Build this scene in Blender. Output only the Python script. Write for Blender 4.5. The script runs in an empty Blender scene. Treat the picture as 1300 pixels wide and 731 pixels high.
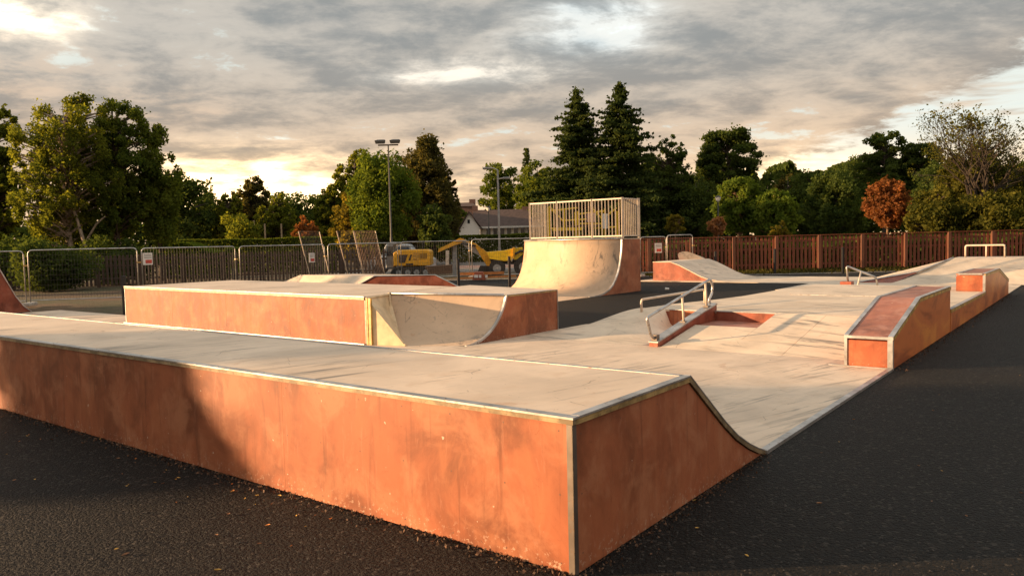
import bpy, bmesh, math, random
import numpy as np
from mathutils import Vector, Matrix
random.seed(7); rng = np.random.default_rng(7)
S = bpy.context.scene
COL = S.collection
R = math.radians

# ------------------------------------------------------------------ camera
CAM_H, F = 1.75, 980.0
HORIZON, SLOPE = 308.0, -0.024
ROLL = math.atan(-SLOPE)
PITCH = math.atan((365.5-HORIZON)*math.cos(ROLL)/F)
cam = bpy.data.cameras.new("camera"); co = bpy.data.objects.new("camera", cam); COL.objects.link(co)
cam.sensor_width = 36.0; cam.lens = 36.0*F/1300.0; cam.clip_start = 0.05; cam.clip_end = 3000
fw = Vector((0, math.cos(PITCH), -math.sin(PITCH)))
up0 = Vector((0, math.sin(PITCH), math.cos(PITCH)))
rt0 = Vector((1, 0, 0))
c_, s_ = math.cos(ROLL), math.sin(ROLL)
rt = rt0*c_ - up0*s_          # image right in world
up = rt0*s_ + up0*c_
co.matrix_world = Matrix(((rt.x, up.x, -fw.x, 0), (rt.y, up.y, -fw.y, 0), (rt.z, up.z, -fw.z, CAM_H), (0, 0, 0, 1)))
S.camera = co
S.view_settings.view_transform = 'Standard'; S.view_settings.look = 'None'
S.view_settings.exposure = 1.15; S.view_settings.gamma = 1.0

# sun: low, from the left
TO_SUN = Vector((-1.0, -0.05, 0)).normalized()
EL = R(8.2)
sun = bpy.data.lights.new("sun", 'SUN'); sun.energy = 5.0; sun.angle = R(0.6); sun.color = (1.0, 0.63, 0.33)
so = bpy.data.objects.new("sun", sun); COL.objects.link(so)
sd = Vector((TO_SUN.x*math.cos(EL), TO_SUN.y*math.cos(EL), math.sin(EL)))
so.rotation_euler = sd.to_track_quat('Z', 'Y').to_euler(); so.location = (-30, -3, 30)


class NT:
    """small helper to write node maths"""
    def __init__(s, nt): s.nt = nt
    def node(s, t, **k):
        n = s.nt.nodes.new(t)
        for a, b in k.items(): setattr(n, a, b)
        return n
    def put(s, inp, v):
        if isinstance(v, bpy.types.NodeSocket): s.nt.links.new(v, inp)
        elif v is not None: inp.default_value = v
    def m(s, op, a, b=None, c=None, clamp=False):
        n = s.node('ShaderNodeMath', operation=op); n.use_clamp = clamp
        s.put(n.inputs[0], a); s.put(n.inputs[1], b)
        if c is not None: s.put(n.inputs[2], c)
        return n.outputs[0]
    def mix(s, f, a, b, mode='MIX'):
        n = s.node('ShaderNodeMix', data_type='RGBA', blend_type=mode)
        s.put(n.inputs[0], f)
        for i, v in ((6, a), (7, b)):
            if isinstance(v, tuple): v = (*v, 1.0)[:4]
            s.put(n.inputs[i], v)
        return n.outputs[2]
    def noise(s, vec, scale, detail=4, rough=0.55, dist=0.0, col=False):
        n = s.node('ShaderNodeTexNoise'); s.put(n.inputs['Vector'], vec); n.inputs['Scale'].default_value = scale
        n.inputs['Detail'].default_value = detail; n.inputs['Roughness'].default_value = rough; n.inputs['Distortion'].default_value = dist
        return n.outputs['Color' if col else 'Fac']
    def sstep(s, x, a, b):
        n = s.node('ShaderNodeMapRange', interpolation_type='SMOOTHSTEP'); s.put(n.inputs[0], x)
        n.inputs[1].default_value = a; n.inputs[2].default_value = b
        return n.outputs[0]
    def mapv(s, vec, scale=(1, 1, 1), rot=(0, 0, 0), loc=(0, 0, 0)):
        n = s.node('ShaderNodeMapping'); s.put(n.inputs[0], vec)
        n.inputs['Scale'].default_value = scale; n.inputs['Rotation'].default_value = rot; n.inputs['Location'].default_value = loc
        return n.outputs[0]
    def link(s, a, b): s.nt.links.new(a, b)


def build_world():
    w = bpy.data.worlds.new("World"); S.world = w; w.use_nodes = True
    nt = w.node_tree; nt.nodes.clear(); N = NT(nt)
    out = N.node('ShaderNodeOutputWorld'); bg = N.node('ShaderNodeBackground')
    N.link(bg.outputs[0], out.inputs[0])
    sky = N.node('ShaderNodeTexSky', sky_type='NISHITA'); sky.sun_disc = False
    sky.sun_elevation = EL; sky.sun_rotation = math.atan2(TO_SUN.x, TO_SUN.y); sky.air_density = 1.2; sky.dust_density = 2.0
    tc = N.node('ShaderNodeTexCoord'); d = tc.outputs['Generated']
    sx = N.node('ShaderNodeSeparateXYZ'); N.link(d, sx.inputs[0]); x, y, z = sx.outputs
    zc = N.m('MAXIMUM', z, 0.0)
    den = N.m('ADD', zc, 0.17)
    cv = N.node('ShaderNodeCombineXYZ'); N.link(N.m('DIVIDE', x, den), cv.inputs[0]); N.link(N.m('DIVIDE', y, den), cv.inputs[1])
    cvec = cv.outputs[0]
    rot = N.mapv(cvec, scale=(0.85, 1.0, 1.0), rot=(0, 0, R(-18)), loc=(3.1, 1.7, 0))
    n1 = N.noise(rot, 1.15, 12, 0.60, 0.18)
    n2 = N.noise(rot, 4.6, 12, 0.66, 0.2)
    n3 = N.noise(N.mapv(cvec, scale=(0.6, 1.0, 1), loc=(9, 4, 0)), 0.6, 6, 0.55, 0.3)
    shade = N.m('ADD', N.m('MULTIPLY', n1, 0.52), N.m('MULTIPLY', n2, 0.48))
    sh = N.sstep(shade, 0.405, 0.585)
    hi = N.mix(sh, (0.140, 0.147, 0.146), (0.270, 0.252, 0.224))      # high cloud, blue grey
    lo = N.mix(sh, (0.190, 0.150, 0.113), (0.370, 0.268, 0.178))      # low cloud, warm beige
    el = N.sstep(z, 0.04, 0.26)
    cloud = N.mix(el, lo, hi)
    pink = N.m('MULTIPLY', N.sstep(n3, 0.50, 0.66), N.sstep(n2, 0.42, 0.60))
    cloud = N.mix(N.m('MULTIPLY', pink, 0.65), cloud, (0.390, 0.275, 0.190))
    # clear gaps
    clear = N.mix(1.0, sky.outputs[0], (0.085, 0.085, 0.085), 'MULTIPLY')
    pale = N.mix(N.sstep(z, 0.02, 0.14), (0.62, 0.42, 0.21), (0.37, 0.40, 0.375))
    clear = N.mix(0.85, clear, pale)
    gap = N.sstep(shade, 0.585, 0.645)
    col = N.mix(N.m('MULTIPLY', gap, 0.85), cloud, clear)
    # where the cloud sheet ends on the right: its edge climbs to the right
    ta = N.m('DIVIDE', x, N.m('MAXIMUM', y, 0.05))
    edge = N.m('ADD', 0.096, N.m('MULTIPLY', N.m('SUBTRACT', ta, 0.357), 0.31))
    edge = N.m('ADD', edge, N.m('MULTIPLY', N.m('SUBTRACT', n2, 0.5), 0.10))
    under = N.sstep(N.m('SUBTRACT', edge, z), -0.006, 0.014)
    right = N.m('MULTIPLY', N.sstep(ta, 0.26, 0.40), N.sstep(y, 0.0, 0.3))
    wisps = N.noise(N.mapv(d, scale=(2.5, 2.5, 16)), 2.2, 5, 0.6, 0.3)
    g2 = N.m('MULTIPLY', N.m('MULTIPLY', under, right), N.sstep(wisps, 0.66, 0.50))
    col = N.mix(g2, col, pale)
    # glow of the set sun along the horizon, strongest on the left
    def blob(az, elv, wa, we, amt):
        t = N.m('SUBTRACT', ta, az); e = N.m('SUBTRACT', z, elv)
        q = N.m('ADD', N.m('POWER', N.m('ABSOLUTE', N.m('DIVIDE', t, wa)), 2.0), N.m('POWER', N.m('ABSOLUTE', N.m('DIVIDE', e, we)), 2.0))
        q = N.m('ADD', q, N.m('MULTIPLY', N.m('SUBTRACT', wisps, 0.5), 3.6))
        q = N.m('ADD', q, N.m('MULTIPLY', N.m('SUBTRACT', 0.5, n2), 7.0))
        f = N.m('POWER', 2.718, N.m('MULTIPLY', N.m('MAXIMUM', q, 0.0), -1.0))
        return N.m('MULTIPLY', N.m('MULTIPLY', f, amt), N.sstep(y, 0.05, 0.3))
    def add(col, f, c):
        return N.mix(1.0, col, N.mix(f, (0, 0, 0), c), 'ADD')
    band = N.m('MULTIPLY', N.m('POWER', 2.718, N.m('MULTIPLY', zc, -15.0)), N.sstep(wisps, 0.30, 0.62))
    col = add(col, band, (0.26, 0.145, 0.058))
    col = add(col, blob(-0.33, 0.060, 0.15, 0.034, 1.8), (1.20, 0.80, 0.38))
    col = add(col, blob(-0.62, 0.255, 0.06, 0.024, 1.3), (0.60, 0.48, 0.33))
    col = add(col, blob(-0.05, 0.212, 0.10, 0.013, 0.8), (0.32, 0.29, 0.24))
    col = add(col, blob(0.11, 0.265, 0.08, 0.028, 0.8), (0.18, 0.215, 0.225))
    col = add(col, blob(0.36, 0.060, 0.10, 0.030, 0.9), (0.60, 0.42, 0.20))
    col = N.mix(N.sstep(z, -0.02, 0.0), (0.05, 0.045, 0.035), col)
    # an overcast sky grows brighter towards the zenith
    zen = N.m('ADD', 1.0, N.m('MULTIPLY', N.sstep(z, 0.20, 1.0), 0.8))
    N.link(col, bg.inputs[0]); N.link(zen, bg.inputs[1])
build_world()

# ------------------------------------------------------------------ materials
MATS = {}
def mat(name, fn, **k):
    if name in MATS: return MATS[name]
    m = bpy.data.materials.new(name); m.use_nodes = True
    nt = m.node_tree; nt.nodes.clear(); N = NT(nt)
    out = N.node('ShaderNodeOutputMaterial'); b = N.node('ShaderNodeBsdfPrincipled'); N.link(b.outputs[0], out.inputs[0])
    fn(N, b, out, **k); MATS[name] = m
    return m
def obj_co(N): return N.node('ShaderNodeTexCoord').outputs['Object']
def pos(N): return N.node('ShaderNodeNewGeometry').outputs['Position']
def bump(N, b, h, strength=0.3, dist=0.02):
    n = N.node('ShaderNodeBump'); n.inputs['Strength'].default_value = strength; n.inputs['Distance'].default_value = dist
    N.link(h, n.inputs['Height']); N.link(n.outputs[0], b.inputs['Normal'])

def m_plain(N, b, out, col=(0.5, 0.5, 0.5), rough=0.6, metal=0.0, var=0.15, scale=6.0, bmp=0.0, spec=0.5):
    p = pos(N); n = N.noise(p, scale, 5, 0.6)
    c2 = tuple(x*(1-var*1.6) for x in col); c1 = tuple(min(1, x*(1+var)) for x in col)
    N.link(N.mix(N.sstep(n, 0.3, 0.7), c2, c1), b.inputs['Base Color'])
    b.inputs['Roughness'].default_value = rough; b.inputs['Metallic'].default_value = metal
    b.inputs['Specular IOR Level'].default_value = spec
    if bmp: bump(N, b, N.noise(p, scale*6, 3), bmp, 0.01)

def m_redply(N, b, out, col=(0.365, 0.112, 0.048), rough=0.52, grime=1.0, seed=0.0, coat=0.0):
    if coat:
        b.inputs['Coat Weight'].default_value = coat; b.inputs['Coat Roughness'].default_value = 0.20; b.inputs['Coat IOR'].default_value = 1.75
    b.inputs['Specular IOR Level'].default_value = 0.32
    p = N.mapv(pos(N), loc=(seed, seed*1.7, seed*0.6))
    big = N.noise(p, 1.3, 6, 0.62, 0.6)
    mid = N.noise(N.mapv(p, scale=(1, 1, 0.35)), 5.0, 6, 0.65, 0.8)
    fine = N.noise(p, 60, 3, 0.6)
    dk = tuple(x*0.50 for x in col); lt = (min(1, col[0]*1.15), col[1]*1.30, col[2]*1.25)
    c = N.mix(N.sstep(big, 0.34, 0.62), dk, col)
    c = N.mix(N.m('MULTIPLY', N.sstep(mid, 0.46, 0.74), 0.65), c, lt)
    wisp = N.noise(N.mapv(p, scale=(1.0, 1.0, 0.22)), 9.0, 5, 0.7, 1.8)
    c = N.mix(N.m('MULTIPLY', N.sstep(wisp, 0.57, 0.68), 0.26*grime), c, tuple(min(1, x*1.0+0.08) for x in lt))
    cloudy = N.noise(p, 2.6, 7, 0.66, 0.4)
    c = N.mix(N.m('MULTIPLY', N.sstep(cloudy, 0.47, 0.64), 0.62), c, (min(1, col[0]*1.22), col[1]*1.62, col[2]*1.9))
    drip = N.noise(N.mapv(p, scale=(5, 5, 0.35)), 3.0, 3, 0.6, 0.3)
    c = N.mix(N.m('MULTIPLY', N.sstep(drip, 0.56, 0.76), 0.55*grime), c, tuple(x*0.36 for x in col))
    c = N.mix(N.m('MULTIPLY', N.sstep(fine, 0.62, 0.72), 0.25), c, tuple(x*0.5 for x in col))
    # pale chips and splashed grit low on the board
    sz = N.node('ShaderNodeSeparateXYZ'); N.link(pos(N), sz.inputs[0])
    low = N.m('MULTIPLY', N.sstep(sz.outputs[2], 0.16, 0.0), N.sstep(N.noise(p, 34, 4, 0.7), 0.57, 0.63))
    c = N.mix(N.m('MULTIPLY', low, 0.8*grime), c, (0.52, 0.34, 0.24))
    scuff = N.sstep(N.noise(N.mapv(p, scale=(1, 1, 1.0), loc=(2, 9, 4)), 12, 7, 0.75, 1.6), 0.60, 0.66)
    c = N.mix(N.m('MULTIPLY', N.m('MULTIPLY', scuff, N.sstep(big, 0.45, 0.6)), 0.45*grime), c, tuple(x*0.40 for x in col))
    crk = N.m('MULTIPLY', N.sstep(sz.outputs[2], 0.12, 0.02), N.sstep(N.noise(p, 16, 5, 0.75, 2.5), 0.645, 0.665))
    c = N.mix(N.m('MULTIPLY', crk, 0.85*grime), c, (0.035, 0.025, 0.02))
    chip = N.sstep(N.noise(p, 19, 2, 0.5), 0.755, 0.775)
    c = N.mix(N.m('MULTIPLY', chip, 0.8), c, (0.60, 0.45, 0.34))
    N.link(c, b.inputs['Base Color'])
    N.link(N.m('ADD', rough, N.m('MULTIPLY', N.m('SUBTRACT', mid, 0.5), 0.35)), b.inputs['Roughness'])
    bump(N, b, N.m('ADD', N.m('MULTIPLY', mid, 0.6), N.m('MULTIPLY', fine, 0.12)), 0.16, 0.01)

def m_deck(N, b, out, col=(0.70, 0.555, 0.42), ang=0.0, marks=1.0, curve=False):
    """pale grey-beige riding surface: scuffs, wheel lines, water stains"""
    p = pos(N)
    big = N.noise(p, 0.8, 6, 0.6, 0.5); mid = N.noise(p, 4.0, 6, 0.62, 0.4); fine = N.noise(p, 90, 3, 0.6)
    c = N.mix(N.sstep(big, 0.28, 0.72), tuple(x*0.78 for x in col), tuple(min(1, x*1.10) for x in col))
    c = N.mix(N.m('MULTIPLY', N.sstep(mid, 0.52, 0.75), 0.5), c, (0.56, 0.40, 0.27))
    pr = N.mapv(p, rot=(0, 0, R(ang)))
    sc = (0.28, 3.2, 3.2) if not curve else (2.4, 2.4, 0.42)
    st = N.noise(N.mapv(pr, scale=sc), 1.6, 7, 0.66, 1.0)
    area = N.sstep(N.noise(p, 0.55, 3, 0.5), 0.42, 0.64)
    c = N.mix(N.m('MULTIPLY', N.m('MULTIPLY', N.sstep(st, 0.52, 0.64), area), 0.78*marks), c, (0.115, 0.108, 0.098))
    st2 = N.noise(N.mapv(pr, scale=(sc[0]*1.3, sc[1]*2.6, sc[2]*1.5), loc=(4, 2, 1)), 3.0, 5, 0.65, 1.3)
    c = N.mix(N.m('MULTIPLY', N.sstep(st2, 0.60, 0.68), 0.42*marks), c, (0.20, 0.18, 0.155))
    rust = N.sstep(N.noise(N.mapv(p, loc=(7, 3, 2)), 1.7, 6, 0.7, 0.8), 0.60, 0.72)
    c = N.mix(N.m('MULTIPLY', rust, 0.55), c, (0.44, 0.235, 0.12))
    # hairline scratches
    w = N.node('ShaderNodeTexVoronoi', feature='DISTANCE_TO_EDGE')
    N.link(N.mix(0.12, p, N.noise(p, 2.0, 4, 0.6, 0, True)), w.inputs['Vector']); w.inputs['Scale'].default_value = 1.15
    cr = N.m('MULTIPLY', N.sstep(w.outputs[0], 0.006, 0.001), N.sstep(mid, 0.50, 0.60))
    c = N.mix(N.m('MULTIPLY', cr, 0.55), c, (0.12, 0.10, 0.08))
    spot = N.sstep(N.noise(p, 23, 2, 0.5), 0.74, 0.78)
    c = N.mix(N.m('MULTIPLY', spot, 0.55), c, (0.16, 0.13, 0.10))
    N.link(c, b.inputs['Base Color'])
    N.link(N.m('ADD', 0.52, N.m('MULTIPLY', mid, 0.2)), b.inputs['Roughness'])
    bump(N, b, N.m('ADD', N.m('MULTIPLY', fine, 0.25), mid), 0.10, 0.01)

def m_asphalt(N, b, out):
    p = pos(N)
    big = N.noise(p, 0.35, 5, 0.6, 0.4); mid = N.noise(p, 3.0, 5, 0.6)
    v = N.node('ShaderNodeTexVoronoi'); N.link(N.mix(0.035, p, N.noise(p, 25, 3, 0.6, 0, True)), v.inputs['Vector']); v.inputs['Scale'].default_value = 48
    v2 = N.node('ShaderNodeTexVoronoi'); N.link(p, v2.inputs['Vector']); v2.inputs['Scale'].default_value = 150
    c = N.mix(N.sstep(big, 0.3, 0.7), (0.008, 0.0075, 0.007), (0.026, 0.022, 0.018))
    c = N.mix(N.m('MULTIPLY', N.sstep(mid, 0.5, 0.72), 0.5), c, (0.045, 0.036, 0.028))
    c = N.mix(N.sstep(v.outputs['Distance'], 0.15, 0.75), c, (0.008, 0.008, 0.008))
    sp = N.node('ShaderNodeSeparateColor'); N.link(v.outputs['Color'], sp.inputs[0])
    c = N.mix(N.m('MULTIPLY', N.sstep(sp.outputs[0], 0.90, 0.97), 0.5), c, (0.09, 0.078, 0.066))
    N.link(c, b.inputs['Base Color'])
    patch = N.sstep(N.noise(p, 0.16, 3, 0.5, 0.8), 0.53, 0.56)
    c = N.mix(N.m('MULTIPLY', patch, 0.40), c, (0.040, 0.035, 0.030))
    ck = N.node('ShaderNodeTexVoronoi', feature='DISTANCE_TO_EDGE'); N.link(N.mix(0.25, p, N.noise(p, 1.2, 6, 0.7, 0, True)), ck.inputs['Vector']); ck.inputs['Scale'].default_value = 0.22
    c = N.mix(N.m('MULTIPLY', N.sstep(ck.outputs[0], 0.0035, 0.001), 0.8), c, (0.003, 0.003, 0.003))
    damp = N.sstep(N.noise(p, 0.9, 5, 0.6, 0.5), 0.56, 0.68); c = N.mix(N.m('MULTIPLY', damp, 0.5), c, (0.006, 0.006, 0.006))
    N.link(N.m('ADD', 0.62, N.m('MULTIPLY', big, 0.2)), b.inputs['Roughness']); b.inputs['Specular IOR Level'].default_value = 0.18
    h = N.m('SUBTRACT', N.m('MULTIPLY', mid, 0.5), N.m('MULTIPLY', v.outputs['Distance'], 1.0))
    h = N.m('SUBTRACT', h, N.m('MULTIPLY', v2.outputs['Distance'], 0.4))
    bump(N, b, h, 1.0, 0.022)

def m_ground(N, b, out):
    p = pos(N)
    n = N.noise(p, 0.22, 6, 0.6, 0.6); m_ = N.noise(p, 1.6, 6, 0.65); f = N.noise(p, 14, 4, 0.7)
    c = N.mix(N.sstep(n, 0.40, 0.60), (0.115, 0.066, 0.036), (0.070, 0.066, 0.028))
    c = N.mix(N.m('MULTIPLY', N.sstep(m_, 0.45, 0.7), 0.6), c, (0.15, 0.105, 0.06))
    c = N.mix(N.m('MULTIPLY', N.sstep(f, 0.5, 0.7), 0.5), c, (0.045, 0.035, 0.02))
    N.link(c, b.inputs['Base Color']); b.inputs['Roughness'].default_value = 0.95
    bump(N, b, N.m('ADD', f, m_), 0.8, 0.06)

def m_leaf(N, b, out, a=(0.05, 0.08, 0.02), c=(0.12, 0.13, 0.03), tr=0.4):
    rnd = N.node('ShaderNodeNewGeometry').outputs['Random Per Island']
    big = N.noise(pos(N), 0.5, 3, 0.5)
    k = N.m('ADD', N.m('MULTIPLY', rnd, 0.55), N.m('MULTIPLY', N.sstep(big, 0.35, 0.65), 0.45))
    col = N.mix(k, a, c)
    dif = N.node('ShaderNodeBsdfDiffuse'); trn = N.node('ShaderNodeBsdfTranslucent'); mx = N.node('ShaderNodeMixShader')
    N.link(col, dif.inputs[0]); N.link(N.mix(1.0, col, (1.9, 1.75, 0.8), 'MULTIPLY'), trn.inputs[0]); mx.inputs[0].default_value = tr
    N.link(dif.outputs[0], mx.inputs[1]); N.link(trn.outputs[0], mx.inputs[2]); N.link(mx.outputs[0], out.inputs[0])

def m_bark(N, b, out, col=(0.10, 0.075, 0.055), birch=False):
    p = obj_co(N); n = N.noise(N.mapv(p, scale=(1, 1, 0.35)), 9, 5, 0.7)
    c = N.mix(N.sstep(n, 0.35, 0.65), tuple(x*0.5 for x in col), col)
    if birch:
        q = N.noise(N.mapv(p, scale=(1, 1, 4)), 2.4, 4, 0.7)
        c = N.mix(N.sstep(q, 0.56, 0.62), c, (0.06, 0.05, 0.045))
    N.link(c, b.inputs['Base Color']); b.inputs['Roughness'].default_value = 0.9
    bump(N, b, n, 0.6, 0.03)

def m_timber(N, b, out, col=(0.34, 0.145, 0.060)):
    p = obj_co(N); info = N.node('ShaderNodeObjectInfo').outputs['Random']
    off = N.node('ShaderNodeCombineXYZ'); N.link(N.m('MULTIPLY', info, 37.0), off.inputs[0]); N.link(N.m('MULTIPLY', info, 11.0), off.inputs[2])
    va = N.node('ShaderNodeVectorMath', operation='ADD'); N.link(p, va.inputs[0]); N.link(off.outputs[0], va.inputs[1])
    g = N.noise(N.mapv(va.outputs[0], scale=(14, 14, 0.9)), 2.0, 5, 0.65, 0.4)
    c = N.mix(N.sstep(g, 0.3, 0.7), tuple(x*0.5 for x in col), tuple(min(1, x*1.2) for x in col))
    c = N.mix(N.m('MULTIPLY', info, 0.75), c, tuple(x*0.45 for x in col))
    N.link(c, b.inputs['Base Color']); b.inputs['Roughness'].default_value = 0.75
    bump(N, b, g, 0.3, 0.01)

def m_plyedge(N, b, out, col=(0.50, 0.33, 0.13)):
    p = pos(N); sz = N.node('ShaderNodeSeparateXYZ'); N.link(p, sz.inputs[0])
    lay = N.m('SINE', N.m('MULTIPLY', sz.outputs[2], 520.0))
    n = N.noise(p, 7, 5, 0.65)
    c = N.mix(N.sstep(n, 0.36, 0.66), tuple(x*0.42 for x in col), col)
    c = N.mix(N.m('MULTIPLY', N.sstep(lay, 0.1, 0.9), 0.35), c, tuple(x*0.45 for x in col))
    spots = N.sstep(N.noise(p, 38, 3, 0.6), 0.60, 0.70)
    c = N.mix(N.m('MULTIPLY', spots, 0.6), c, (0.12, 0.07, 0.03))
    N.link(c, b.inputs['Base Color']); b.inputs['Roughness'].default_value = 0.42
    bump(N, b, n, 0.2, 0.004)

def m_steel(N, b, out, col=(0.62, 0.61, 0.60), rough=0.38):
    p = pos(N); n = N.noise(p, 16, 5, 0.7); d = N.noise(p, 3, 4, 0.6)
    cs = N.mix(N.sstep(d, 0.3, 0.75), tuple(x*0.55 for x in col), col)
    cs = N.mix(N.m('MULTIPLY', N.sstep(N.noise(p, 9, 6, 0.75, 1.0), 0.56, 0.66), 0.7), cs, (0.22, 0.13, 0.08))
    N.link(cs, b.inputs['Base Color'])
    b.inputs['Metallic'].default_value = 0.85
    N.link(N.m('ADD', rough-0.1, N.m('MULTIPLY', n, 0.3)), b.inputs['Roughness'])
    bump(N, b, n, 0.06, 0.004)

RED = [mat('red_phenolic_board_%s' % 'abc'[i], m_redply, seed=i*5.3) for i in range(3)]
def m_glowply(N, b, out):  # orange patches put the warm reflected glow of the right sides into the colour
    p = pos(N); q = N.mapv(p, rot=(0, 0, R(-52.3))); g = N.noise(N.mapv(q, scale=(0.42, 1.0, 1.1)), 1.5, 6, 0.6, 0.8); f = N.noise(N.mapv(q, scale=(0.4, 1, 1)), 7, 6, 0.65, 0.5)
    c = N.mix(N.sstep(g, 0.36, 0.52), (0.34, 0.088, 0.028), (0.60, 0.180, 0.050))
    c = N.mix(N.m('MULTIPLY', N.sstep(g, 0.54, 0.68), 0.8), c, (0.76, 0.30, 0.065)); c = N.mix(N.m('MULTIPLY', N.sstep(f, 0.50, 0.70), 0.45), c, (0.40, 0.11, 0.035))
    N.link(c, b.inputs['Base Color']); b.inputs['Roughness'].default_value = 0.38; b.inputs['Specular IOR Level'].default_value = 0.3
GLOWPLY = mat('glow_painted_side_ply', m_glowply)
REDBOX = mat('red_box_board', m_redply, col=(0.38, 0.095, 0.035), rough=0.22, grime=0.6, seed=11, coat=1.0)
LEDGER = mat('ledge_red_board', m_redply, col=(0.33, 0.080, 0.024), grime=0.8, seed=3.1, rough=0.55)
REDTOP = mat('red_box_top', m_redply, col=(0.36, 0.135, 0.085), rough=0.5, grime=0.5, seed=21)
REDDULL = mat('dull_red_board', m_redply, col=(0.30, 0.080, 0.045), rough=0.5, grime=0.6, seed=31)
DECK = mat('riding_surface', m_deck, ang=-38)
DECKC = mat('curved_riding_surface', m_deck, ang=0, curve=True, col=(0.60, 0.43, 0.29))
DECKU = mat('bank_riding_surface', m_deck, ang=52, col=(0.70, 0.57, 0.43), marks=1.1)
ASPH = mat('asphalt', m_asphalt)
GROUND = mat('earth_and_grass', m_ground)
PLY = mat('ply_edge_fascia', m_plyedge)
PLYG = mat('golden_sheet', m_plyedge, col=(0.74, 0.46, 0.11))  # golden plate; on the box fascias the yellow reflection is put into this colour
WINGM = mat('pale_buff_plate', m_plain, col=(0.66, 0.50, 0.31), rough=0.5, var=0.12, scale=5)
STEEL = mat('galvanised_steel', m_steel)
STEELD = mat('dark_steel_angle', m_steel, col=(0.26, 0.22, 0.19), rough=0.5)
RAILM = mat('rail_paint_white', m_plain, col=(0.62, 0.52, 0.41), rough=0.4, var=0.1)
WIRE = mat('fence_wire', m_plain, col=(0.07, 0.062, 0.055), rough=0.6)
BLACK = mat('black_post_paint', m_plain, col=(0.012, 0.012, 0.013), rough=0.5)
TIMB = mat('fence_timber', m_timber, col=(0.28, 0.080, 0.034))
POSTM = mat('fence_post_timber', m_timber, col=(0.15, 0.055, 0.028))
TIMBD = mat('shade_toned_fence_timber', m_timber, col=(0.105, 0.062, 0.040))  # shaded side of the left fence put into a darker timber colour
CONC = mat('kerb_concrete', m_plain, col=(0.45, 0.42, 0.38), rough=0.85, var=0.2, bmp=0.2)
YEL = mat('yellow_paint', m_plain, col=(0.72, 0.36, 0.012), rough=0.35, var=0.12)
YEL2 = mat('bright_yellow_paint', m_plain, col=(0.80, 0.52, 0.010), rough=0.35, var=0.12)
RUBBER = mat('black_rubber', m_plain, col=(0.018, 0.018, 0.018), rough=0.8, bmp=0.3)
GLASS = mat('dark_window_glass', m_plain, col=(0.03, 0.035, 0.04), rough=0.08, var=0.05)
WHITE = mat('white_paint', m_plain, col=(0.74, 0.72, 0.68), rough=0.6, var=0.06)
GREYP = mat('grey_paint', m_plain, col=(0.26, 0.27, 0.28), rough=0.5)
SIGNR = mat('sign_red', m_plain, col=(0.55, 0.07, 0.05), rough=0.5)
SIGNG = mat('sign_print_grey', m_plain, col=(0.20, 0.20, 0.20), rough=0.6)

# ------------------------------------------------------------------ mesh helpers
A0 = np.array([0.294, 3.948]); D2 = np.array([0.6119, 0.7909]); D1 = np.array([-0.7909, 0.6119])
def W(u, v, z=0.0):
    """park grid: u runs away along the right-hand kerb, v runs left along the front wall"""
    q = A0+u*D2+v*D1
    return (float(q[0]), float(q[1]), float(z))

def link(o, parent=None):
    COL.objects.link(o)
    if parent: o.parent = parent
    return o
def mk(name, verts, faces, m, parent=None, off=(0, 0, 0), smooth=False, bevel=0.0, kind=None):
    me = bpy.data.meshes.new(name)
    me.from_pydata([(a[0]-off[0], a[1]-off[1], a[2]-off[2]) for a in verts], [], faces)
    me.validate(); bm = bmesh.new(); bm.from_mesh(me); bmesh.ops.recalc_face_normals(bm, faces=bm.faces)
    if bevel: bmesh.ops.bevel(bm, geom=list(bm.edges), offset=bevel, segments=1, affect='EDGES', clamp_overlap=True)
    bm.to_mesh(me); bm.free()
    if smooth: me.polygons.foreach_set('use_smooth', [True]*len(me.polygons))
    me.materials.append(m); me.update()
    o = bpy.data.objects.new(name, me); link(o, parent)
    if kind: o['kind'] = kind
    return o
class Thing:
    def __init__(s, name, label, cat, loc=(0, 0, 0), group=None, rz=0.0):
        o = bpy.data.objects.new(name, None); COL.objects.link(o); o.empty_display_size = 0.2
        o.location = loc; o.rotation_euler = (0, 0, rz); o['label'] = label; o['category'] = cat
        if group: o['group'] = group
        s.o = o; s.loc = loc
    def part(s, name, vf, m, parent=None, label=None, smooth=False, bevel=0.0, kind=None, local=False):
        off = (0, 0, 0) if local else s.loc
        o = mk(name, vf[0], vf[1], m, parent or s.o, off, smooth, bevel, kind)
        if label: o['label'] = label
        return o
def top_tag(o, label, cat, group=None):
    o['label'] = label; o['category'] = cat
    if group: o['group'] = group
    return o
def copy_tree(o, loc=None, rz=None, label=None, parent=None):
    c = o.copy(); COL.objects.link(c)
    if parent: c.parent = parent
    for ch in list(o.children): copy_tree(ch, parent=c)
    if loc is not None: c.location = loc
    if rz is not None: c.rotation_euler = (0, 0, rz)
    if label: c['label'] = label
    return c
def join(*vfs):
    V, Fc = [], []
    for v, f in vfs:
        n = len(V); V += list(v); Fc += [tuple(i+n for i in q) for q in f]
    return V, Fc
HEX = [(0, 1, 2, 3), (7, 6, 5, 4), (0, 4, 5, 1), (1, 5, 6, 2), (2, 6, 7, 3), (3, 7, 4, 0)]
def box(x0, x1, y0, y1, z0, z1):
    return [(x0, y0, z0), (x1, y0, z0), (x1, y1, z0), (x0, y1, z0), (x0, y0, z1), (x1, y0, z1), (x1, y1, z1), (x0, y1, z1)], HEX
def boxuv(u0, u1, v0, v1, z0, z1):
    return [W(a, b, z) for z in (z0, z1) for a, b in ((u0, v0), (u1, v0), (u1, v1), (u0, v1))], HEX
def hexa(b4, t4): return list(b4)+list(t4), HEX
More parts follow.
